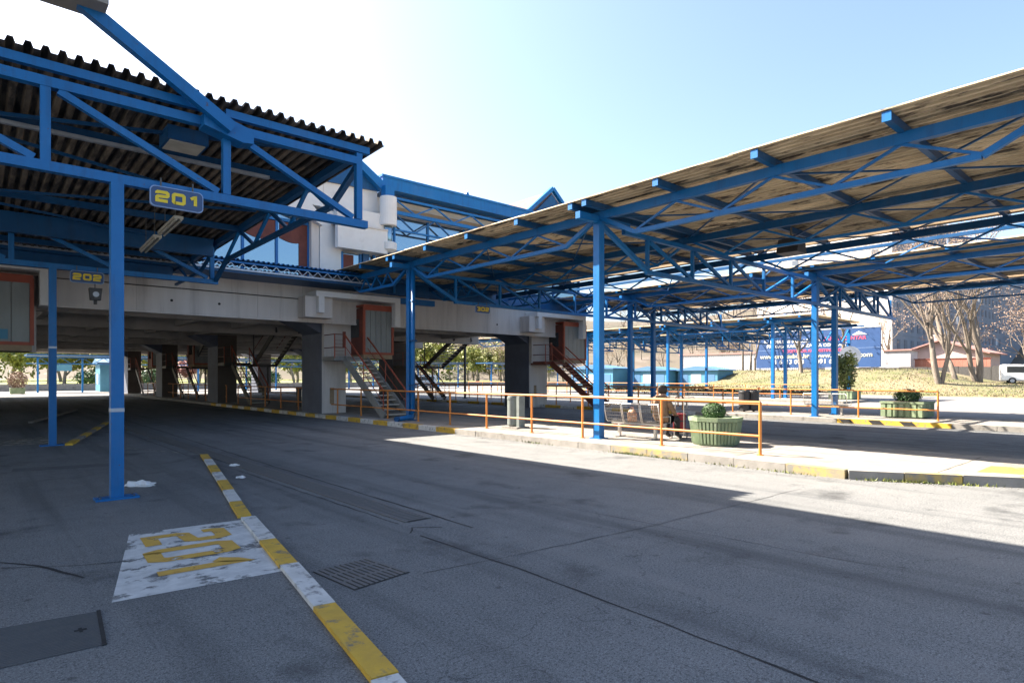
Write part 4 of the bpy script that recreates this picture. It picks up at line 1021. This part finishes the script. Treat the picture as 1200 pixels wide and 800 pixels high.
mb = MB(); mb.tube([(0, 0, 0), (0, 0, .3)], .03, 6); mb.build('stem', 'bark', bs, local=True)
planter4(46.5, 17.0, 'far square green planter holding a tall shrub', sx=.8)
bs = thing('tall_shrub', 'tall narrow olive shrub in the far planter', 'shrub', (46.5, 17.0, .75))
mb = MB(); leaf_cloud(mb, (0, 0, 1.1), (.8, .8, 1.2), 1800, .09, shell=.5); leaf_cloud(mb, (.3, -.2, 2.0), (.5, .6, .9), 900, .09, mi=1, shell=.4); leaf_cloud(mb, (-.3, .3, 1.9), (.5, .5, .7), 700, .09, shell=.4); link('foliage', leaf_mesh(mb, 'foliage', ('leaf_shrub', 'leaf_yellow')), bs)
mb = MB(); mb.tube([(0, 0, 0), (0, 0, 1.5)], .06, 6); mb.build('stem', 'bark', bs, local=True)
def bin_round(x, y, label, m, r=.17, h=.85, zb=.15):
    t = thing('litter_bin', label, 'bin', (x, y, zb))
    mb = MB(); mb.lathe([(r*.9, .06), (r, .1), (r, h-.05), (r*.93, h)], 18); mb.build('drum', m, t, local=True, smooth=False)
    mb = MB(); mb.lathe([(r*1.04, h-.12), (r*1.06, h-.10), (r*1.06, h-.06), (r*1.04, h-.04)], 18); mb.build('band', m, t, local=True)
    return t
t = bin_round(12.62, 14.25, 'grey green cylindrical litter bin with side plate behind the railing', 'bin_grey', .17, .98)
mb = MB(); mb.box((-.12, -.42, .02), (.12, -.30, .98)); mb.build('side_plate', 'bin_grey', t, local=True)
mb = MB(); mb.box((-.25, -.48, 0), (.25, .25, .04)); mb.build('base_slab', 'kerb_grey', t, local=True)
for k, (dx, l) in enumerate(((0, 'left one of the two dark litter bins on the second platform'), (.42, 'right one of the two dark litter bins on the second platform'))):
    t = bin_round(26.35+dx*.75, 13.9-dx*.66, l, 'bin_black', .24, .95)
    mb = MB(); mb.lathe([(.05, 0), (.05, .08)], 8); mb.build('foot', 'bin_black', t, local=True)
for x, y, l in ((13.0, 31.5, 'dark litter bin between the inner stairs'), (13.2, 45, 'dark litter bin farther inside under the building')):
    t = bin_round(x, y, l, 'bin_black', .22, 1.05); mb = MB(); mb.lathe([(.05, 0), (.05, .08)], 8); mb.build('foot', 'bin_black', t, local=True)
# white chair-like frame under the building
t = thing('chair', 'pale metal chair standing under the inner stairs', 'chair', (12.6, 29.6, .15))
for a in (-.22, .22):
    for b in (-.2, .2): rod('leg', (12.6+a, 29.6+b, .15), (12.6+a, 29.6+b, .6), .014, 'chrome', t)
box('seat', (12.36, 29.38, .6), (12.84, 29.82, .63), 'chrome', t); box('backrest', (12.36, 29.8, .75), (12.84, 29.83, 1.1), 'chrome', t)
for a in (-.22, .22): rod('back_post', (12.6+a, 29.81, .6), (12.6+a, 29.81, 1.1), .014, 'chrome', t)

# ---------------------------------------------------------------- litter
def crumple(name, label, loc, sx, sy, sz, seed):
    rnd = random.Random(seed); bm = bmesh.new(); bmesh.ops.create_icosphere(bm, subdivisions=3, radius=1)
    for v in bm.verts:
        k = 1+rnd.uniform(-.28, .28); v.co = Vector((v.co.x*sx*k, v.co.y*sy*k*(1+.3*math.sin(v.co.x*5)), max(-.2, v.co.z)*sz*(k+.3*math.sin(v.co.x*7+v.co.y*4))))
    me = bpy.data.meshes.new(name); bm.to_mesh(me); bm.free(); me.materials.append(MATS['plastic_white']); o = link(name, me); o.location = loc; o.rotation_euler = (0, 0, R(-35)); tag(o, label, 'litter'); return o
crumple('plastic_bag', 'crumpled white plastic bag lying beside the near blue pole', (2.0, 11.05, .015), .21, .08, .065, 3)
crumple('paper_scrap', 'white paper scrap on the lane beside the kerb, nearer of two', (3.43, 10.8, .01), .07, .05, .03, 4)
crumple('paper_scrap', 'white paper scrap on the lane beside the kerb, farther of two', (3.81, 12.35, .01), .09, .04, .03, 5)

# ---------------------------------------------------------------- grass bank, lawn, hill
def sstep(t): t = max(0, min(1, t)); return t*t*(3-2*t)
def bank_h(x, y):
    k = .38+.62*sstep((y-15)/8); e = sstep((x-64-max(0, 16-y)*.5)/18)*sstep((43+(x-64)*.75-y)/9)
    return .12+2.5*k*e+.08*math.sin(x*.9+y*.5)*e
mb = MB(); nx, ny = 26, 50
for i in range(nx+1):
    for j in range(ny+1):
        x = 64+i*48/nx; y = -30+j*105/ny
        if i == 0: x += .4*math.sin(j*1.3)
        mb.v.append((x, y, bank_h(x, y) if i else -.02))
for i in range(nx):
    for j in range(ny): a = i*(ny+1)+j; mb.f.append((a, a+ny+1, a+ny+2, a+1)); mb.mi.append(0)
bank = mb.build('grass_bank', 'grass', smooth=True); tag(bank, kind='structure')
random.seed(21); mb = MB()
for i in range(16000):
    x = 64.3+random.random()**1.4*22; y = random.uniform(8, 58); z = bank_h(x, y); a = random.uniform(0, 6.28); h = random.uniform(.05, .16); s = .05
    dx, dy = math.cos(a)*s, math.sin(a)*s; k = len(mb.v)
    mb.v += [(x-dx, y-dy, z-.02), (x+dx, y+dy, z-.02), (x+random.uniform(-.06, .06), y+random.uniform(-.06, .06), z+h)]; mb.f.append((k, k+1, k+2)); mb.mi.append(0 if random.random() < .7 else 1)
tag(link('grass_tufts', leaf_mesh(mb, 'grass_tufts', ('grass', 'grass_far'))), 'dry yellow grass covering the bank beyond the platforms', 'grass', kind='stuff')
mb = MB(); mb.add([(-120, 96, .05), (150, 96, .05), (150, 240, 2.5), (-120, 240, 2.5)], [(0, 1, 2, 3)]); tag(mb.build('lawn', 'grass_far'), kind='structure')
mb = MB(); N_ = 40
for i in range(N_+1):
    for j in range(31):
        a = R(-48+i*150/N_); r = 150+j*9; h = 62*sstep((r-150)/190)*(.75+.25*math.sin(a*5+1))*(1+.1*math.sin(a*13+r*.05))
        mb.v.append((math.cos(a)*r+20, math.sin(a)*r, h-.5))
for i in range(N_):
    for j in range(30): b = i*31+j; mb.f.append((b, b+31, b+32, b+1)); mb.mi.append(0)
hill = mb.build('hill', 'hill', smooth=True); tag(hill, kind='structure')

# ---------------------------------------------------------------- trees
def tree(name, label, loc, h, r0, leafm, nleaf, seed, lsize=.12, fork=1, spread=.55, group='trees behind the bus station', crown0=.35, depth=4):
    rnd = random.Random(seed); tr = MB(); lf = MB(); tips = []
    def grow(p, d, L, r, lv):
        pts = [p]; n = 4; q_ = p.copy(); dd = d.copy()
        for i in range(n):
            dd = (dd+Vector((rnd.gauss(0, .10), rnd.gauss(0, .10), rnd.gauss(0, .05)+.03))).normalized(); q_ = q_+dd*(L/n); pts.append(q_.copy())
        r1 = r*(.62 if lv else .7); tr.tube(pts, [r+(r1-r)*i/n for i in range(n+1)], 8 if lv == 0 else (6 if lv < 3 else 4), cap=False)
        if lv >= depth: tips.append((pts[-1], dd)); return
        if lv >= 2: tips.append((pts[2], dd))
        for k in range(rnd.choice((2, 3, 3)) if lv else (3+fork)):
            a = rnd.uniform(0, 6.28); s = rnd.uniform(.5, 1.15)*spread
            side = dd.orthogonal().normalized(); side.rotate(Matrix.Rotation(a, 3, dd))
            nd = (dd+side*s*1.2).normalized(); st = pts[-1] if k == 0 else pts[rnd.choice((2, 3, 4))]
            grow(st, nd, L*rnd.uniform(.6, .82), r1*rnd.uniform(.55, .8), lv+1)
    up = Vector((0, 0, 1))
    for f in range(fork):
        a = 6.28*f/fork+seed; d = (up+Vector((math.cos(a), math.sin(a), 0))*(.14 if fork > 1 else .03)).normalized()
        grow(Vector((math.cos(a), math.sin(a), 0))*(r0*.6 if fork > 1 else 0)+Vector((0, 0, -.1)), d, h*crown0*(1 if f == 0 else .85), r0*(1 if f == 0 else .75), 0)
    per = max(1, nleaf//max(1, len(tips)))
    for p, d in tips:
        for i in range(per):
            c = p+Vector((rnd.gauss(0, .35), rnd.gauss(0, .35), rnd.gauss(0, .3)))*(h/11)
            a = Vector((rnd.gauss(0, 1), rnd.gauss(0, 1), rnd.gauss(0, 1))).normalized(); b = a.orthogonal().normalized(); s = lsize*rnd.uniform(.6, 1.4); k = len(lf.v)
            lf.v += [tuple(c-a*s), tuple(c+b*s*.5), tuple(c+a*s), tuple(c-b*s*.5)]; lf.f.append((k, k+1, k+2, k+3)); lf.mi.append(0)
    t = thing(name, label, 'tree', loc, 0, group)
    me = bpy.data.meshes.new('trunk'); me.from_pydata(tr.v, [], tr.f); me.materials.append(MATS['bark']); me.polygons.foreach_set('use_smooth', [True]*len(tr.f)); link('trunk', me, t)
    link('crown', leaf_mesh(lf, 'crown', leafm), t); return t
def on_bank(x, y): return (x, y, bank_h(x, y)-.05)
tree('plane_tree', 'forked bare tree with pale bark, nearest on the grass bank', on_bank(74.5, 18.15), 15, .30, 'leaf_bud', 5200, 3, .075, fork=3, crown0=.44, spread=.38)
tree('plane_tree', 'single slim bare tree just right of the forked one', on_bank(80, 18.0), 14, .27, 'leaf_bud', 3600, 8, .075, crown0=.55, spread=.4)
tree('plane_tree', 'sturdy bare tree rightmost of the three on the grass bank', on_bank(82, 16.5), 15, .36, 'leaf_bud', 5000, 12, .075, fork=2, crown0=.5, spread=.4)
tree('young_tree', 'slim leaning tree in front of the blue billboard, left', on_bank(78, 33.6), 11, .26, 'leaf_bud', 900, 14, .14, crown0=.5)
tree('young_tree', 'slim tree in front of the blue billboard, right by the tall shrub', on_bank(79, 29.0), 11, .22, 'leaf_bud', 900, 15, .14, crown0=.45)
for k, (x, y, l) in enumerate(((82, 43.5, 'left stem of three thin trees beside the white shed'), (82.5, 42.6, 'middle stem of three thin trees beside the white shed'), (82.2, 41.8, 'right stem of three thin trees beside the white shed'))):
    tree('thin_tree', l, on_bank(x, y), 10, .16, 'leaf_bud', 300, 30+k, .13, crown0=.6, depth=3)
# woods on the hill and along the rear: individuals copied from a few kinds
kinds = [tree('hill_tree', 'bare hillside tree behind the station', (150+3*k, 60, 0), 13, .26, 'leaf_bud', 1500, 50+k, .10, fork=1+k % 2, spread=.45) for k in range(3)]
kinds += [tree('yellow_tree', 'yellow green spring tree beyond the far road', (0, 118+3*k, .4), 11, .28, 'leaf_yellow', 2600, 60+k, .3, crown0=.28) for k in range(3)]
pk = tree('blossom_tree', 'pink blossoming tree seen below the building', (24, 98, .3), 6, .2, 'leaf_pink', 2600, 71, .2, crown0=.22, group='blossoming trees')
rnd = random.Random(4)
first = [True]*6
def place(k, x, y, z, s, label):
    o = kinds[k] if first[k] else copy_tree(kinds[k]); first[k] = False
    o.location = (x, y, z); o.scale = (s, s, s*rnd.uniform(.9, 1.1)); o.rotation_euler = (0, 0, rnd.uniform(0, 6.28)); o['label'] = label
def hill_z(x, y):
    r = math.hypot(x-20, y); a = math.atan2(y, x-20); return 62*sstep((r-150)/190)*(.75+.25*math.sin(a*5+1))*(1+.1*math.sin(a*13+r*.05))-.6
for i in range(130):
    a = R(rnd.uniform(-20, 58)); r = rnd.uniform(128, 290); x, y = math.cos(a)*r+20, math.sin(a)*r
    if 100 < x < 235 and 28 < y < 60 or y < 32: continue
    place(i % 3, x, y, hill_z(x, y) if r > 150 else 0, rnd.uniform(.8, 1.4), 'bare tree on the wooded hillside behind the station')
for x, y in ((100, 31), (108, 16), (110, 24), (108, 8), (100, 13.5)):
    place(rnd.choice((0, 1, 2)), x, y, 1.0, rnd.uniform(.8, 1.1), 'slender bare tree in front of the grey apartment slab')
for i in range(46):
    x = rnd.uniform(-14, 120); y = rnd.uniform(104, 135)
    place(3+i % 3, x, y, .3+(y-96)*.017, rnd.uniform(.7, 1.1), 'yellow green spring tree beyond the far road')
random.seed(77); mb = MB()
for i in range(60):
    leaf_cloud(mb, (random.uniform(-70, 190), random.uniform(142, 165), random.uniform(4, 10)), (9, 5, 6), 330, .55, mi=random.choice((0, 0, 1)), shell=.4)
tag(link('distant_woodland', leaf_mesh(mb, 'distant_woodland', ('leaf_yellow', 'leaf_shrub'))), 'distant belt of yellow green woodland beyond the lawn', 'woodland', kind='stuff')
pk['label'] = 'pink blossoming tree seen below the building'
def bush(name, label, loc, rad, n, m, size):
    t = thing(name, label, 'bush', loc); mb = MB(); leaf_cloud(mb, (0, 0, rad[2]*.9), rad, n, size, shell=.6); link('foliage', leaf_mesh(mb, 'foliage', m), t)
    mb = MB(); mb.tube([(0, 0, 0), (.05, 0, rad[2])], .05, 6); mb.build('stem', 'bark', t, local=True)
random.seed(31)
for x, y, l in ((14, 108, 'dark green bush at the far lawn, left'), (20, 101, 'dark green bush at the far lawn beside the blue shelter'), (36, 102, 'dark green bush at the far lawn, right')): bush('bush', l, (x, y, .2), (3, 2.2, 1.5), 1500, 'leaf_dark', .22)
hd = thing('hedge', 'low ragged hedge in front of the grass bank', 'hedge', (52, 33, .0))
mb = MB()
for i in range(34): leaf_cloud(mb, (random.uniform(-.2, .2), -12+i*.75, .5), (.55, .5, .5+random.uniform(-.1, .12)), 130, .09, mi=0 if random.random() < .5 else 1, shell=.4)
link('foliage', leaf_mesh(mb, 'foliage', ('leaf_shrub', 'leaf_bud')), hd)
mb = MB()
for i in range(34): mb.tube([(0, -12+i*.75, 0), (.04, -12+i*.75, .5)], .02, 5)
mb.build('stems', 'bark', hd, local=True)

# ---------------------------------------------------------------- billboard, far buildings
bb = thing('billboard', 'large blue billboard with white and pink lettering on the bank', 'billboard', (85, 35, 2.5))
bpan = box('panel', (85, 26.9, 3.0), (85.25, 43.0, 8.0), 'billboard', bb)
for y in (28, 32, 36, 40, 42.6): beam('post', (85.3, y, 2.0), (85.3, y, 7.6), .18, .18, 'galv', bb)
box('frame', (84.97, 26.8, 7.98), (85.27, 43.1, 8.1), 'galv', bb)
for z in (5.45,): box('panel_seam', (84.985, 26.95, z), (84.999, 42.95, z+.03), 'sign_rim', bb)
rows = [('AUTOBUSNI KOLODVOR', 6.62, 38.0, .62, 'text_white'), ('- CARGO CENTAR', 6.75, 31.4, .62, 'text_pink'), ('PRODAJA KARATA ZA SVA ODREDIŠTA', 5.98, 35.9, .56, 'text_white'),
        ('TICKETS FOR ALL DESTINATIONS', 5.28, 35.0, .50, 'text_pink'), ('www.croatiabus.hr   www.globtour.com', 4.58, 35.1, .80, 'text_cream'), ('01 6113 073      091 6181 375', 3.80, 35.2, .82, 'text_white')]
for s, z, y, sz, m in rows:
    me = text_mesh(s, m, sz, .01, .012, 1.12); o = link('lettering', me, bb)
    o.matrix_basis = W2L(bb, Matrix(((0, 0, -1, 84.975), (-1, 0, 0, y), (0, 1, 0, z), (0, 0, 0, 1)))); adopt(o, bpan)
mb = MB(); mb.prism([(41.4, 6.2), (40.2, 6.2), (40.6, 7.0), (40.95, 6.75)], 84.96, 84.99, axis='x'); adopt(mb.build('emblem', 'text_white', bb), bpan)
mb = MB(); mb.prism([(30.2, 7.15), (28.4, 7.15), (29.4, 7.6)], 84.96, 84.99, axis='x'); adopt(mb.build('emblem', 'text_white', bb), bpan)
rs = thing('round_sign', 'white round sign on the blue pole before the billboard', 'sign', (57.0, 20.4, 3))
rod('disc', (56.86, 20.36, 3.55), (56.84, 20.35, 3.55), .85, 'white_trim', rs, 24); rod('bracket', (56.88, 20.37, 3.55), (57, 20.5, 3.55), .04, 'galv', rs)

tw = thing('apartment_block', 'tall blue grey apartment slab behind the bare trees', 'building', (113, 34, 0))
box('wall', (113, 34, 0), (232, 57, 31), 'tower', tw); box('lit_end_wall', (112.9, 34.02, 0), (112.98, 56.98, 30.9), 'tower_light', tw)  # sun and shade put into the wall colours: pale end, dark long sides
box('parapet', (112.6, 33.6, 31.0), (232.3, 57.3, 31.6), 'tower_light', tw)
rnd = random.Random(9)
wf = cubemat('pane_dark')
for r in range(9):
    z = 3.4+r*3.05
    for c in range(22):
        x = 115.2+c*3.6; br = rnd.random() < .07
        w = box('window', (x, 33.93, z), (x+1.5, 33.99, z+1.6), 'pane_bright' if br else 'pane_dark', tw)
    box('floor_band', (113, 33.95, z-.75), (232, 33.985, z-.55), 'tower', tw)
    for c in range(5):
        y = 36+c*4.4; box('window', (112.84, y, z), (112.89, y+1.1, z+1.3), 'shed_white' if (r+c) % 3 else 'pane_dark', tw)
hs = thing('house', 'low pink house with red gable roof behind the trees', 'house', (97, 23, 2.2))
box('wall', (97, 18.8, 2.0), (106, 28.2, 4.9), 'pink_wall', hs)
mb = MB(); mb.prism([(18.8, 4.9), (28.2, 4.9), (23.5, 6.5)], 97.003, 106, axis='x'); mb.build('gable_wall', 'pink_wall', hs)
for s in (-1, 1): beam('roof', (101.5, 23.5, 6.62), (101.5, 23.5+s*5.4, 4.78), 10.4, .18, 'red_roof', hs)
w = box('window', (96.9, 26.2, 3.1), (96.99, 27.3, 4.6), 'white_trim', hs); adopt(box('pane', (96.86, 26.4, 3.2), (96.898, 27.1, 4.5), 'pane_dark', hs), w)
box('chimney', (100, 24.6, 6.0), (100.6, 25.2, 7.6), 'pink_wall', hs)
fn = thing('board_fence', 'low orange red boarded fence in front of the pink house', 'fence', (93, 21, 2.0))
for i in range(20): box('board', (93, 17.4+i*.4, 1.9), (93.06+.02*(i % 2), 17.78+i*.4, 4.0), 'red_fence', fn)
box('cap', (92.95, 17.3, 4.0), (93.15, 25.5, 4.12), 'red_dark', fn)
wl = thing('stone_wall', 'low dark stone wall at the top of the grass bank', 'wall', (90, 25, 2))
for i in range(14): box('block', (90, 12+i*1.6, 1.2), (90.4, 13.56+i*1.6, 2.95+.05*(i % 3)), 'steel_dark', wl)
ws = thing('white_shed', 'long white corrugated shed with red roof rim left of the billboard', 'shed', (94, 55, 2))
box('wall', (94, 41, 1.5), (104, 61.5, 5.5), 'shed_white', ws); box('roof_rim', (93.8, 40.8, 5.5), (104.2, 61.7, 5.75), 'red_roof', ws)
for i in range(60): box('rib', (93.95, 41.2+i*.34, 1.5), (94.0, 41.28+i*.34, 5.49), 'shed_white', ws)
sh2 = thing('white_shed', 'small white shed at the right end of the billboard', 'shed', (92, 27.5, 2.5))
box('wall', (92, 25.6, 2.0), (95, 28.6, 5.2), 'shed_white', sh2); box('roof', (91.8, 25.4, 5.2), (95.2, 28.8, 5.4), 'red_roof', sh2)
def kiosk(x, y, w, d, label, h=2.6, pitch=.5):
    t = thing('kiosk', label, 'kiosk', (x, y, 0)); box('wall', (x, y, 0), (x+d, y+w, h), 'kiosk_blue', t)
    mb = MB(); mb.prism([(y-.3, h), (y+w+.3, h), (y+w+.3, h+.12), (y+w*.5, h+pitch+.12), (y-.3, h+.12)], x-.3, x+d+.3, axis='x'); mb.build('roof', 'kiosk_roof', t)
    for k in range(3): box('shutter', (x-.03, y+.4+k*w/3, .9), (x-.001, y+.2+(k+1)*w/3-.3, 2.1), 'kiosk_roof' if k != 1 else 'white_trim', t)
    return t
kiosk(73, 42.2, 6.0, 4, 'blue kiosk with pitched roof beside the grass bank'); kiosk(71, 48.6, 6.0, 4, 'blue kiosk with pitched roof, middle of the row'); kiosk(68, 55.5, 8, 4, 'blue kiosk with pitched roof, left of the row', 2.9)
# parked vans
def van(x, y, z, rz, label):
    t = thing('van', label, 'van', (x, y, z), rz); L, w = 4.9, 1.9
    mb = MB(); mb.prism([(0, .35), (L, .35), (L, .95), (L-.75, 1.15), (L-1.45, 2.0), (.12, 2.08), (0, 1.9)], -w/2, w/2); b = mb.build('body', 'car_white', t, local=True)
    md = b.modifiers.new('bevel', 'BEVEL'); md.width = .08; md.segments = 2
    for s in (-1, 1):
        mb = MB(); mb.prism([(.5, 1.2), (L-1.15, 1.2), (L-1.6, 1.82), (.5, 1.85)], s*w/2-.01, s*w/2+.012); mb.build('side_window', 'glass_car', t, local=True)
        for xx in (.95, L-.95):
            mb = MB(); mb.tube([(xx, s*(w/2-.2), .34), (xx, s*(w/2+.02), .34)], .34, 18); wv = mb.build('wheel', 'rubber', t, local=True)
            mb = MB(); mb.tube([(xx, s*(w/2+.0), .34), (xx, s*(w/2+.03), .34)], .19, 12); mb.build('rim', 'galv', wv, local=True)
        mb = MB(); mb.box((L-.04, s*.7-.14, .75), (L+.02, s*.7+.14, .92)); mb.build('headlight', 'plastic_white', t, local=True)
    mb = MB(); mb.prism([(L-.73, 1.2), (L-1.38, 1.98), (L-1.42, 1.98), (L-.80, 1.2)], -w/2+.12, w/2-.12); mb.build('windscreen', 'glass_car', t, local=True)
    mb = MB(); mb.box((L-.05, -w/2+.05, .3), (L+.08, w/2-.05, .55)); mb.build('bumper', 'bin_black', t, local=True)
van(83.5, 14.8, bank_h(83, 13)-.02, R(-75), 'white van parked at the right edge below the concrete pole')
van(57, 84, 0, R(180), 'white van parked in the sun beyond the building')
up = thing('utility_pole', 'pale concrete utility pole with arms at the right edge', 'pole', (86, 12.6, 1))
mb = MB(); mb.tube([(86, 12.6, .8), (86, 12.6, 13)], [.22, .14], 10); mb.build('shaft', 'tower_light', up)
box('cross_arm', (85.9, 11.7, 11.8), (86.1, 13.6, 11.95), 'galv', up); box('meter_box', (85.6, 12.3, 3.8), (85.8, 12.9, 5.0), 'shed_white', up)
for y in (11.8, 12.6, 13.5): rod('insulator', (86, y, 11.95), (86, y, 12.2), .06, 'white_trim', up)

# ---------------------------------------------------------------- beyond the building: low wall, shelters
lw = thing('low_wall', 'low grey wall edging the far lawn', 'wall', (20, 95, 0))
for i in range(40): box('block', (-30+i*4, 95, 0), (-30+i*4+3.97, 95.4, .85+.02*(i % 2)), 'kerb_grey', lw)
pv = MB(); pv.add([(-100, 70, .004), (140, 70, .004), (140, 95, .004), (-100, 95, .004)], [(0, 1, 2, 3)]); pv.build('far_paving', 'lane_slab', ground)
def shelter(x, y, label, box_=True, L=16):
    t = thing('shelter', label, 'shelter', (x, y, 0))
    for i in range(int(L/4)+1):
        beam('pole', (x+i*4, y, .0), (x+i*4, y, 3.9), .18, .18, B, t)
    box('roof', (x-1, y-1.5, 4.05), (x+L+1, y+3, 4.2), 'blue_dark', t)
    beam('chord', (x-1, y, 3.9), (x+L+1, y, 3.9), .12, .12, B, t); beam('chord', (x-1, y, 3.2), (x+L+1, y, 3.2), .1, .1, B, t)
    n = int(L/1.0)
    for i in range(n): beam('web', (x+i*L/n, y, 3.2 if i % 2 else 3.9), (x+(i+1)*L/n, y, 3.9 if i % 2 else 3.2), .06, .06, B, t)
    if box_: box('info_box', (x+1.0, y-.4, 2.4), (x+3.0, y-.2, 3.1), 'kiosk_blue', t)
shelter(5.5, 84, 'blue shelter with lattice edge in the sun beyond the building, left'); shelter(24, 86, 'blue shelter beyond the building seen between the columns', False); shelter(42, 84, 'blue shelter beyond the building behind the second platform', False, 20); shelter(66, 80, 'blue shelter beyond the building, far right', False, 20)
kiosk(11.5, 86.5, 3.5, 3, 'narrow blue kiosk beyond the building on the left', 3.3)
planter4(3.6, 80, 'round topped planter in the sun at the far end of the left lane', sx=.6, zb=0)
bs = thing('ball_shrub', 'round shrub in the planter beyond the building', 'shrub', (3.6, 80, .6)); mb = MB(); leaf_cloud(mb, (0, 0, .8), (.9, .9, .9), 1200, .1); link('foliage', leaf_mesh(mb, 'foliage', 'leaf_bud'), bs)
mb = MB(); mb.tube([(0, 0, 0), (0, 0, .8)], .05, 6); mb.build('stem', 'bark', bs, local=True)

random.seed(41); mb = MB()
def kerb_x(y): return 10.92 if y > 4 else 10.92+(4-y)*.553
for c, n in ((3.2, 130), (5.0, 60), (8.4, 150), (7.4, 90), (2.6, 70), (6.1, 40), (11.5, 60)):
    for i in range(n):
        y = random.gauss(c, .28); x = kerb_x(y)-abs(random.gauss(0, .035)); a = random.uniform(0, 6.28); h = random.uniform(.015, .075); w_ = .012; k = len(mb.v)
        mb.v += [(x-math.cos(a)*w_, y-math.sin(a)*w_, 0), (x+math.cos(a)*w_, y+math.sin(a)*w_, 0), (x+random.uniform(-.03, .03), y+random.uniform(-.04, .04), h)]; mb.f.append((k, k+1, k+2)); mb.mi.append(random.choice((0, 1, 1)))
tag(link('kerb_weeds', leaf_mesh(mb, 'kerb_weeds', ('leaf_yellow', 'leaf_shrub'))), 'small weeds growing at the foot of the near platform kerb', 'weeds', kind='stuff')
mb = MB()
for i in range(420):
    y = random.uniform(1.5, 15); x = kerb_x(y)-.02-abs(random.gauss(0, .12)); r = random.uniform(.004, .014)
    mb.lathe([(r*.6, 0), (r, r*.5), (r*.4, r)], 5, (x, y, 0), 0, random.random())
tag(mb.build('kerb_gravel', 'kerb_grey'), 'loose grit gathered along the near platform kerb', 'gravel', kind='stuff')
